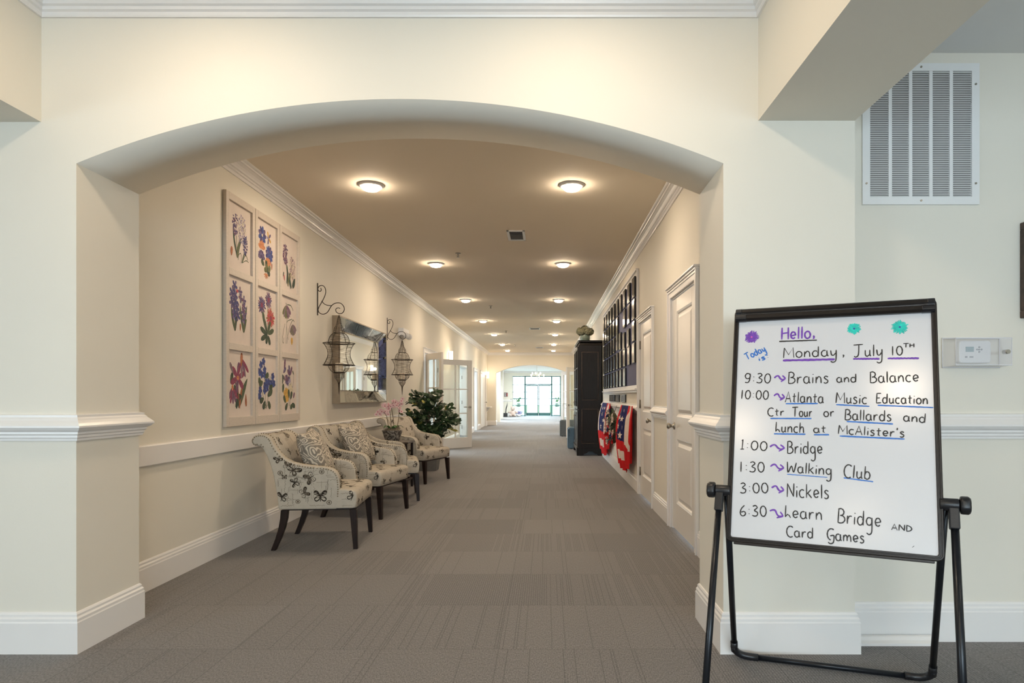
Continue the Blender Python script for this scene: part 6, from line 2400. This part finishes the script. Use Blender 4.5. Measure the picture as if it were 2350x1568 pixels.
def flag(name, label, y0, y1, z0, z1, seed, xoff):
    """gathered flag bunting hung from the chair rail: starred field above, red and white bands below, striped folds at the sides"""
    rnd = random.Random(seed)
    root = thing(name, label, 'flag', (XR - 0.07, (y0 + y1) / 2, z0), group='flag buntings under the navy board')
    nu, nv = 240, 150
    W, H = y1 - y0, z1 - z0
    ph = [rnd.uniform(0, 6.28) for _ in range(4)]

    def pt(u, v):
        # u 0 at the near (door) side, v 0 at the rail
        wid = 0.94 + 0.06 * math.sin(PI * min(1, v * 1.15)) - 0.10 * max(0, v - .6) / .4
        cu = 0.5 + (u - .5) * wid
        fold = 0.022 * (0.25 + v ** .6) * math.sin(u * 24 + ph[0] + v * .9) + 0.012 * math.sin(u * 52 + ph[1])
        bulge = 0.050 * math.sin(PI * min(1, v * 1.02)) * math.sin(PI * (0.02 + .72 * u))
        hem = 0.0
        if u < .20:
            hem = .17
        elif u < .36:
            hem = .07
        elif u > .88:
            hem = .05
        drop = H * v * (1 - hem) + 0.008 * math.sin(u * 30 + ph[2]) * v
        return Vector((XR - 0.056 - xoff - bulge - abs(fold) * 1.5 * min(1, v * 3 + .35), y0 + W * cu, z1 - drop))
    m = MB()
    base = [[pt(i / nu, j / nv) for j in range(nv + 1)] for i in range(nu + 1)]
    b0 = len(m.v)
    for i in range(nu + 1):
        m.v += base[i]

    def colour(u, v):
        # materials: 0 red 1 white 2 blue
        if u < .36:                       # striped folds on the near side
            if v > .80:
                return 0
            e1, e2 = .10 + .06 * math.sin(v * 5), .19 + .10 * math.sin(v * 4.2)
            e3 = .27 + .03 * math.sin(v * 7)
            return 0 if u < e1 * (1 - .5 * max(0, v - .3)) else 1 if u < e2 else 0 if u < e3 or v > .62 else (1 if v > .25 and u < .33 else 0)
        if u > .93:
            return 1 if v < .60 else 0
        if u > .89:
            return 0
        if v < .545:
            return 2
        if v < .70:
            return 0
        if v < .85:
            return 1
        return 0
    for i in range(nu):
        for j in range(nv):
            m.f.append([b0 + i * (nv + 1) + j, b0 + (i + 1) * (nv + 1) + j, b0 + (i + 1) * (nv + 1) + j + 1, b0 + i * (nv + 1) + j + 1])
            m.mi.append(colour((i + .5) / nu, (j + .5) / nv))
            m.sm.append(True)
    for u, v, r in ((.44, .10, .026), (.56, .08, .024), (.68, .11, .028), (.80, .08, .026), (.49, .21, .034), (.61, .22, .036), (.73, .20, .034), (.43, .33, .034), (.55, .34, .040),
                    (.67, .33, .040), (.80, .32, .036), (.49, .46, .044), (.62, .46, .048), (.76, .45, .044)):
        a = pt(u, v)
        eu = (pt(u + .02, v) - pt(u - .02, v)).normalized()
        ev = (pt(u, v - .02) - pt(u, v + .02)).normalized()
        n = eu.cross(ev)
        if n.x > 0:
            n = -n
        star(m, a + n * .004, eu, ev, n, r * 1.25, 1)
    o = m.build('cloth', ['red', 'flagwhite', 'flagblue'], root, recalc=False)
    return root


flag('flag_bunting', 'stars and stripes flag bunting hanging under the board, nearer the door', 7.62, 8.96, 0.19, 1.050, 4, 0.0)
flag('flag_bunting', 'stars and stripes flag bunting hanging beside the black cabinet', 10.35, 11.95, 0.14, 1.055, 9, 0.0)

wr = thing('wreath', 'patriotic wreath of greenery with red, white and blue flowers between the flag buntings', 'wreath', (1.02, 9.55, 0.43))
m = MB()
rnd = random.Random(31)
wc, wR = Vector((1.005, 9.55, 0.69)), 0.205
for k in range(420):
    a = rnd.uniform(0, 2 * PI)
    rr = wR + rnd.uniform(-.06, .06)
    c = wc + Vector((rnd.uniform(-.07, .05), rr * math.cos(a), rr * math.sin(a)))
    d = Vector((rnd.uniform(-.7, .2), -math.sin(a) + rnd.uniform(-.6, .6), math.cos(a) + rnd.uniform(-.6, .6))).normalized()
    leaf(m, c, d, Vector((-1, rnd.uniform(-.5, .5), rnd.uniform(-.5, .5))).normalized(), .075, .022, 1 if rr * math.sin(a) > .13 else 0)
m.build('greenery', ['leaf', 'leaf3'], wr, recalc=False)
m = MB()
m.tube([wc + Vector((.03, wR * math.cos(2 * PI * k / 28), wR * math.sin(2 * PI * k / 28))) for k in range(28)], 0.03, 8, closed=True)
m.tube([wc + Vector((.03, 0, wR + .02)), Vector((1.066, 9.55, 1.00)), Vector((1.076, 9.55, 1.03))], 0.004, 6)
m.build('twig_ring', 'bark', wr)
for k in range(44):
    a = rnd.uniform(0, 2 * PI)
    ph = R(rnd.uniform(-20, 200))
    # on the side of the ring that faces the corridor and the arch
    er = Vector((0, math.cos(a), math.sin(a)))
    off = Vector((-1, 0, 0)) * (.085 * max(.2, math.sin(ph))) + er * (.075 * math.cos(ph))
    if off.y > 0.02 or er.y > .75:
        off.y = -abs(off.y)
    c = wc + er * wR + off + Vector((0, -.02, 0))
    cm = ('red' if er.z < -.35 and k % 3 else ['flagwhite', 'flagblue', 'flagwhite'][k % 3])
    m = MB()
    for q in range(6):
        an = 2 * PI * q / 6
        d = (Vector((-.25, -.12, 0)) + Vector((.25 * math.cos(an), .95 * math.cos(an) * .4, 0)) * 2 + Vector((0, 0, math.sin(an)))).normalized()
        qv = d.cross(Vector((-.7, -.7, 0))).normalized()
        m.add([c, c + d * .016 + qv * .009, c + d * .032 + qv * .011, c + d * .043, c + d * .032 - qv * .011, c + d * .016 - qv * .009], [(0, 1, 2, 3, 4, 5)])
    m.ell(c + Vector((-.008, 0, 0)), (.012, .012, .012), 7, 5)
    m.build('flower', cm, wr, recalc=False)
m = MB()
for y, z, an in ((-.05, .10, -50), (-.10, .02, -60)):
    d = Vector((0, math.cos(R(an)), math.sin(R(an))))
    q = Vector((0, -d.z, d.y))
    for t, mi in ((-.018, 0), (-.006, 1), (.006, 0), (.018, 1)):
        o = wc + Vector((-.11, y, z)) + q * t
        m.obox(o - d * .09, d * .18, q * .012, Vector((.004, 0, 0)), mi)
m.build('striped_ribbon', ['red', 'flagwhite'], wr)

# ---------------------------------------------------------------- black cabinet with hydrangea
ax0, ax1, ay0, ay1 = 0.625, 1.118, 12.42, 13.90
arm = thing('cabinet', 'tall black wooden cabinet with glazed front against the right wall', 'cabinet', ((ax0 + ax1) / 2, (ay0 + ay1) / 2, 0))
AT = 2.285
m = MB()
m.box(ax0 + .02, ay0, 0.15, ax1 - .02, ay0 + .022, AT - .10).box(ax0 + .02, ay1 - .022, 0.15, ax1 - .02, ay1, AT - .10)
m.box(ax1 - .035, ay0 + .022, 0.15, ax1 - .02, ay1 - .022, AT - .10)
m.box(ax0 + .02, ay0 + .022, 0.15, ax1 - .035, ay1 - .022, 0.18).box(ax0 + .02, ay0 + .022, AT - .13, ax1 - .035, ay1 - .022, AT - .10)
m.box(ax0 + .03, ay0 + .022, 0.90, ax1 - .035, ay1 - .022, 0.925)
m.build('body', 'ebony', arm, bevel=0.002)
for z in (1.25, 1.60, 1.92):
    MB().box(ax0 + .05, ay0 + .022, z, ax1 - .035, ay1 - .022, z + .018).build('shelf', 'ebony', arm)
for za, zb in ((0.24, 0.92), (1.10, 2.05)):
    m = MB()
    a, b = ax0 + .085, ax1 - .085
    for p, q in (((a, za), (b, za)), ((b, za), (b, zb)), ((b, zb), (a, zb)), ((a, zb), (a, za))):
        m.tube([(p[0], ay0 - .002, p[1]), (q[0], ay0 - .002, q[1])], 0.006, 6)
    m.build('side_moulding', 'ebonyedge', arm)
    MB().box(a + .03, ay0 - .006, za + .03, b - .03, ay0, zb - .03).build('side_panel', 'ebony', arm, bevel=0.004)
m = MB()
pb = [(ax0 - .01, 0), (ax0 + .10, 0), (ax0 + .13, .035), (ax0 + .18, .05), (ax0 + .22, .085), (ax1 - .20, .085), (ax1 - .16, .05), (ax1 - .11, .035), (ax1 - .08, 0), (ax1, 0), (ax1, .15), (ax0 - .01, .15)]
m.prism(pb, 'y', ay0 - .02, ay0 + .005)
m.prism([(ax0 - .012, 0), (ax1, 0), (ax1, .15), (ax0 - .012, .15)], 'y', ay1 - .005, ay1 + .02)
fp = [(ay0 - .02, 0), (ay0 + .16, 0), (ay0 + .20, .05), (ay0 + .28, .085), (ay1 - .28, .085), (ay1 - .20, .05), (ay1 - .16, 0), (ay1 + .02, 0), (ay1 + .02, .15), (ay0 - .02, .15)]
m.prism(fp, 'x', ax0 - .016, ax0 + .005)
m.box(ax0 - .02, ay0 - .026, .142, ax1, ay1 + .026, .162)
m.build('plinth', 'ebony', arm, bevel=0.003)
m = MB()
cpf = [(0.0, AT - .115), (.008, AT - .115), (.010, AT - .100), (.022, AT - .088), (.030, AT - .06), (.052, AT - .03), (.058, AT - .025), (.066, AT - .02), (.066, AT), (0, AT)]
m.sweep([(ax1, ay1), (ax0 + .01, ay1), (ax0 + .01, ay0), (ax1, ay0)][::-1], cpf)
m.build('cornice', 'ebony', arm)
m = MB()
m.sweep([(ax1, ay0), (ax0 + .01, ay0), (ax0 + .01, ay1), (ax1, ay1)][::-1], cpf)
MB().box(ax0 + .02, ay0 + .01, AT - .03, ax1, ay1 - .01, AT).build('top', 'ebony', arm)
half = (ay0 + ay1) / 2
for (a, b) in ((ay0 + .004, half - .002), (half + .002, ay1 - .004)):
    for za, zb, glazed in ((0.17, 0.90, False), (0.915, AT - .125, True)):
        m = MB()
        s = .055
        x0, x1 = ax0 - .002, ax0 + .02
        m.box(x0, a, za, x1, a + s, zb).box(x0, b - s, za, x1, b, zb).box(x0, a + s, za, x1, b - s, za + s).box(x0, a + s, zb - s, x1, b - s, zb)
        if glazed:
            for k in (1, 2):
                z = za + (zb - za) * k / 3
                m.box(x0 + .004, a + s, z - .008, x1, b - s, z + .008)
            m.box(x0 + .004, (a + b) / 2 - .008, za + s, x1, (a + b) / 2 + .008, zb - s)
        d = m.build('door', 'ebony', arm, bevel=0.002)
        if glazed:
            MB().box(x0 + .010, a + s, za + s, x0 + .013, b - s, zb - s).build('pane', 'greenglass', d)
        else:
            MB().box(x0 + .008, a + s, za + s, x1 - .002, b - s, zb - s).build('door_panel', 'ebony', d)
        ky = b - .03 if a < half - .3 else a + .03
        k = MB().tube([(x0, ky, zb - .12 if not glazed else za + .14), (x0 - .03, ky, zb - .12 if not glazed else za + .14)], 0.006, 8)
        k.ell((x0 - .035, ky, zb - .12 if not glazed else za + .14), (.012, .016, .016), 10, 7)
        k.build('knob', 'nickel', d)

hv = Vector((0.79, 12.72, AT))
hyv = thing('hydrangea_vase', 'green vase of dried hydrangeas on top of the black cabinet', 'vase', hv)
MB().lathe([(0, 0), (.075, 0), (.085, .01), (.100, .05), (.102, .09), (.092, .13), (.090, .145), (.100, .155), (.090, .155), (.082, .14), (0, .12)], n=28).build('vase', 'vase', hyv, world=False)
rnd = random.Random(17)
for (dx, dy, dz, r) in ((0, 0, .235, .095), (-.10, -.02, .205, .080), (.10, .0, .20, .082), (-.05, -.07, .19, .07), (.05, -.08, .195, .072), (.0, .08, .20, .08), (-.075, .07, .19, .07), (.08, .075, .19, .07)):
    m = MB().ell((dx, dy, dz), (r * .82, r * .82, r * .82), 12, 8)
    for k in range(240):
        d = Vector((rnd.gauss(0, 1), rnd.gauss(0, 1), rnd.gauss(0, 1))).normalized()
        c = Vector((dx, dy, dz)) + d * r * rnd.uniform(.80, 1.0)
        u = d.orthogonal().normalized()
        v = d.cross(u)
        a0 = rnd.uniform(0, PI)
        for q in range(2):
            e = u * math.cos(a0 + q * PI / 2) + v * math.sin(a0 + q * PI / 2)
            w = d.cross(e)
            s = .021
            m.add([c - e * s, c + w * s * .55 + d * .004, c + e * s, c - w * s * .55 + d * .004], [(0, 1, 2, 3)])
    m.build('flower_head', 'hyd', hyv, world=False, recalc=False)


# ---------------------------------------------------------------- slipcovered chairs
def slip_chair(loc, rot, label, fabm, first=None):
    root = thing('slipcovered_chair', label, 'chair', loc, rot)
    m = MB()
    # faces +x: skirted seat with pleated corners
    prof = []
    for (x, y) in ((-.22, -.235), (.23, -.245), (.23, .245), (-.22, .235)):
        prof.append((x, y))
    m.add([(x * .98, y * .98, .475) for x, y in prof] + [(x * 1.0, y * 1.0, .45) for x, y in prof] + [(x * 1.07, y * 1.07, .015) for x, y in prof],
          [(0, 1, 2, 3)] + [(k, 4 + k, 4 + (k + 1) % 4, (k + 1) % 4) for k in range(4)] + [(4 + k, 8 + k, 8 + (k + 1) % 4, 4 + (k + 1) % 4) for k in range(4)])
    m.build('skirted_seat', fabm, root, world=False, bevel=0.02)
    m = MB()
    m.prism([(-.23, .30), (-.16, .30), (-.20, .80), (-.225, .985), (-.26, 1.0), (-.295, .985), (-.29, .80), (-.25, .30)], 'y', -.23, .23)
    m.build('backrest', fabm, root, world=False, bevel=0.015)
    for x, y in ((.20, -.21), (.20, .21)):
        m = MB()
        m.prism([(x - .03, y), (x + .045, y + (.05 if y > 0 else -.05)), (x + .02, y)], 'z', .02, .44)
        m.build('corner_pleat', fabm, root, world=False)
    for x in (-.18, .18):
        for y in (-.19, .19):
            MB().box(x - .02, y - .02, 0, x + .02, y + .02, .12).build('leg', 'wood', root, world=False)
    return root


slip_chair((0.74, 14.30, 0), PI, 'blue slipcovered dining chair with a tall back, just past the black cabinet', 'bluefab')
slip_chair((0.66, 18.75, 0), PI, 'grey slipcovered chair behind the open glass door on the right', 'greyfab')

# ---------------------------------------------------------------- end of the corridor and lobby
cs = thing('console_shelf', 'small white wall shelf at the far end of the left wall', 'shelf', (XL, 25.3, 0.70))
MB().box(XL, 24.99, .735, XL + .20, 25.65, .765).build('top', 'trim', cs, bevel=0.004)
MB().prism([(XL, .735), (XL + .15, .735), (XL + .02, .55), (XL, .55)], 'y', 25.30, 25.34).build('bracket', 'trim', cs)

chd = thing('chandelier', 'crystal chandelier with lit candle bulbs hanging in the lobby beyond the far arch', 'chandelier', (-0.45, 31.0, 1.70))
cx, cy = -0.45, 31.0
MB().tube([(cx, cy, 2.72), (cx, cy, 2.45)], 0.008, 6).build('chain', 'nickel', chd)
MB().lathe([(0, 1.98), (.03, 2.0), (.05, 2.06), (.03, 2.12), (.02, 2.25), (.04, 2.34), (.03, 2.42), (.01, 2.47), (0, 2.47)], (cx, cy, 0), 14).build('column', 'crystal', chd)
for k in range(10):
    a = 2 * PI * k / 10
    r = .34 if k % 2 == 0 else .22
    zz = 2.20 if k % 2 == 0 else 2.30
    d = Vector((math.cos(a), math.sin(a), 0))
    c = Vector((cx, cy, 0))
    MB().tube(cr_spline([c + d * .03 + Vector((0, 0, 2.12)), c + d * r * .6 + Vector((0, 0, 2.04)), c + d * r + Vector((0, 0, zz - .06))], 5), 0.008, 6).build('arm', 'champagne', chd)
    MB().tube([c + d * r + Vector((0, 0, zz - .07)), c + d * r + Vector((0, 0, zz - .02))], 0.014, 8).build('candle_cup', 'candle', chd)
    MB().ell(c + d * r + Vector((0, 0, zz + .025)), (.032, .032, .046), 10, 8).build('bulb', 'bulb', chd)
    m = MB()
    for q in range(5):
        z = zz - .10 - q * .05
        m.ell(c + d * (r - q * .03) + Vector((0, 0, z)), (.014, .014, .022), 6, 4)
    m.build('crystal_drop', 'crystal', chd)
m = MB()
for k in range(16):
    a = 2 * PI * k / 16
    for q in range(4):
        m.ell((cx + (.16 - q * .035) * math.cos(a), cy + (.16 - q * .035) * math.sin(a), 1.93 - q * .05), (.012, .012, .02), 6, 4)
m.ell((cx, cy, 1.735), (.05, .05, .035), 10, 6)
m.build('crystal_basket', 'crystal', chd)

sg = thing('wall_sign', 'small dark sign on the far lobby wall left of the glass doors', 'sign', (-2.42, 38.0, 1.22))
MB().box(-2.54, 37.97, 1.17, -2.32, 37.998, 1.42).build('panel', 'sign', sg)
MB().box(-2.38, 37.965, 1.20, -2.335, 37.97, 1.39).build('red_field', 'signred', sg)
m = MB()
for q in range(4):
    m.box(-2.52, 37.966, 1.36 - q * .05, -2.41, 37.97, 1.375 - q * .05)
m.build('text_lines', 'white', sg)
sw = thing('light_switch', 'light switch on the lobby wall beside the glass doors', 'switch', (-2.12, 38.0, .95))
MB().box(-2.155, 37.992, .93, -2.085, 37.999, 1.05).build('plate', 'grey', sw, bevel=0.002)
MB().box(-2.125, 37.986, .975, -2.115, 37.992, 1.005).build('toggle', 'white', sw)

pl = thing('box_planter', 'black box planter with a tall dark blade in the left corner of the lobby', 'planter', (-2.36, 36.6, 0))
MB().box(-2.48, 36.48, 0, -2.24, 36.72, .22).build('box', 'black', pl, bevel=0.006)
m = MB()
m.prism([(-2.38, .22), (-2.33, .22), (-2.30, .45), (-2.255, .62), (-2.25, .90), (-2.29, .70), (-2.35, .50)], 'y', 36.585, 36.615)
m.build('blade', 'black', pl)

bear = thing('teddy_bear', 'cream plush teddy bear sitting on the lobby floor left of the glass doors', 'teddy bear', (-1.94, 36.9, 0))
m = MB().ell((0, 0, .20), (.17, .14, .20))
m.build('body', 'plush', bear, world=False)
h_ = MB().ell((0, -.03, .47), (.13, .12, .125)).build('head', 'plush', bear, world=False)
MB().ell((0, -.15, .44), (.05, .05, .04)).build('muzzle', 'plush', bear, world=False)
for s in (-1, 1):
    MB().ell((s * .10, -.01, .58), (.045, .03, .045)).build('ear', 'plush', bear, world=False)
    MB().ell((s * .20, -.06, .27), (.10, .06, .065), rot=Matrix.Rotation(s * R(35), 3, 'Y')).build('arm', 'plush', bear, world=False)
    MB().ell((s * .13, -.20, .075), (.075, .14, .075)).build('leg', 'plush', bear, world=False)
    MB().ell((s * .045, -.14, .50), (.012, .012, .014)).build('eye', 'black', bear, world=False)

fl = thing('flower_pot', 'low pot of lilac flowers on the floor beside the teddy bear', 'plant', (-1.62, 37.2, 0))
MB().lathe([(0, 0), (.12, 0), (.16, .12), (.15, .12), (0, .10)], n=18).build('pot', 'white', fl, world=False)
m = MB()
rnd = random.Random(8)
for k in range(90):
    a, r = rnd.uniform(0, 2 * PI), rnd.uniform(0, .24)
    m.ell((r * math.cos(a), r * math.sin(a), .14 + rnd.uniform(0, .16)), (.03, .03, .025), 6, 4)
m.build('blooms', 'lilac', fl, world=False)


def outside_plant(x, y, zb, seed, label):
    root = thing('potted_shrub', label, 'plant', (x, y, zb))
    rnd = random.Random(seed)
    MB().lathe([(0, 0), (.13, 0), (.17, .25), (.155, .25), (0, .22)], n=18).build('pot', 'vase', root, world=False)
    m = MB()
    for k in range(150):
        a = rnd.uniform(0, 2 * PI)
        el = rnd.uniform(.1, 1.4)
        d = Vector((math.cos(a) * math.cos(el), math.sin(a) * math.cos(el), math.sin(el)))
        c = Vector((0, 0, .25)) + d * rnd.uniform(.02, .30)
        leaf(m, c, d, Vector((rnd.uniform(-.6, .6), rnd.uniform(-.6, .6), 1)).normalized(), .16, .035, 0)
    m.build('foliage', 'leaf3', root, world=False, recalc=False)


for x, sd, wh in ((-1.72, 3, 'left'), (0.70, 4, 'right')):
    pd = MB().lathe([(0, -.01), (.24, -.01), (.24, .04), (.19, .06), (.18, .46), (.23, .50), (.23, .54), (0, .54)], (x, 39.0, 0), 20)
    tag(pd.build('plant_pedestal', 'concrete'), f'pale round pedestal outside the lobby window {"left" if sd == 3 else "right"} of the doors', 'pedestal', 'pedestals outside the lobby')
    outside_plant(x, 39.0, .54, sd, f'leafy potted shrub on the pedestal {wh} of the glass doors, outside')
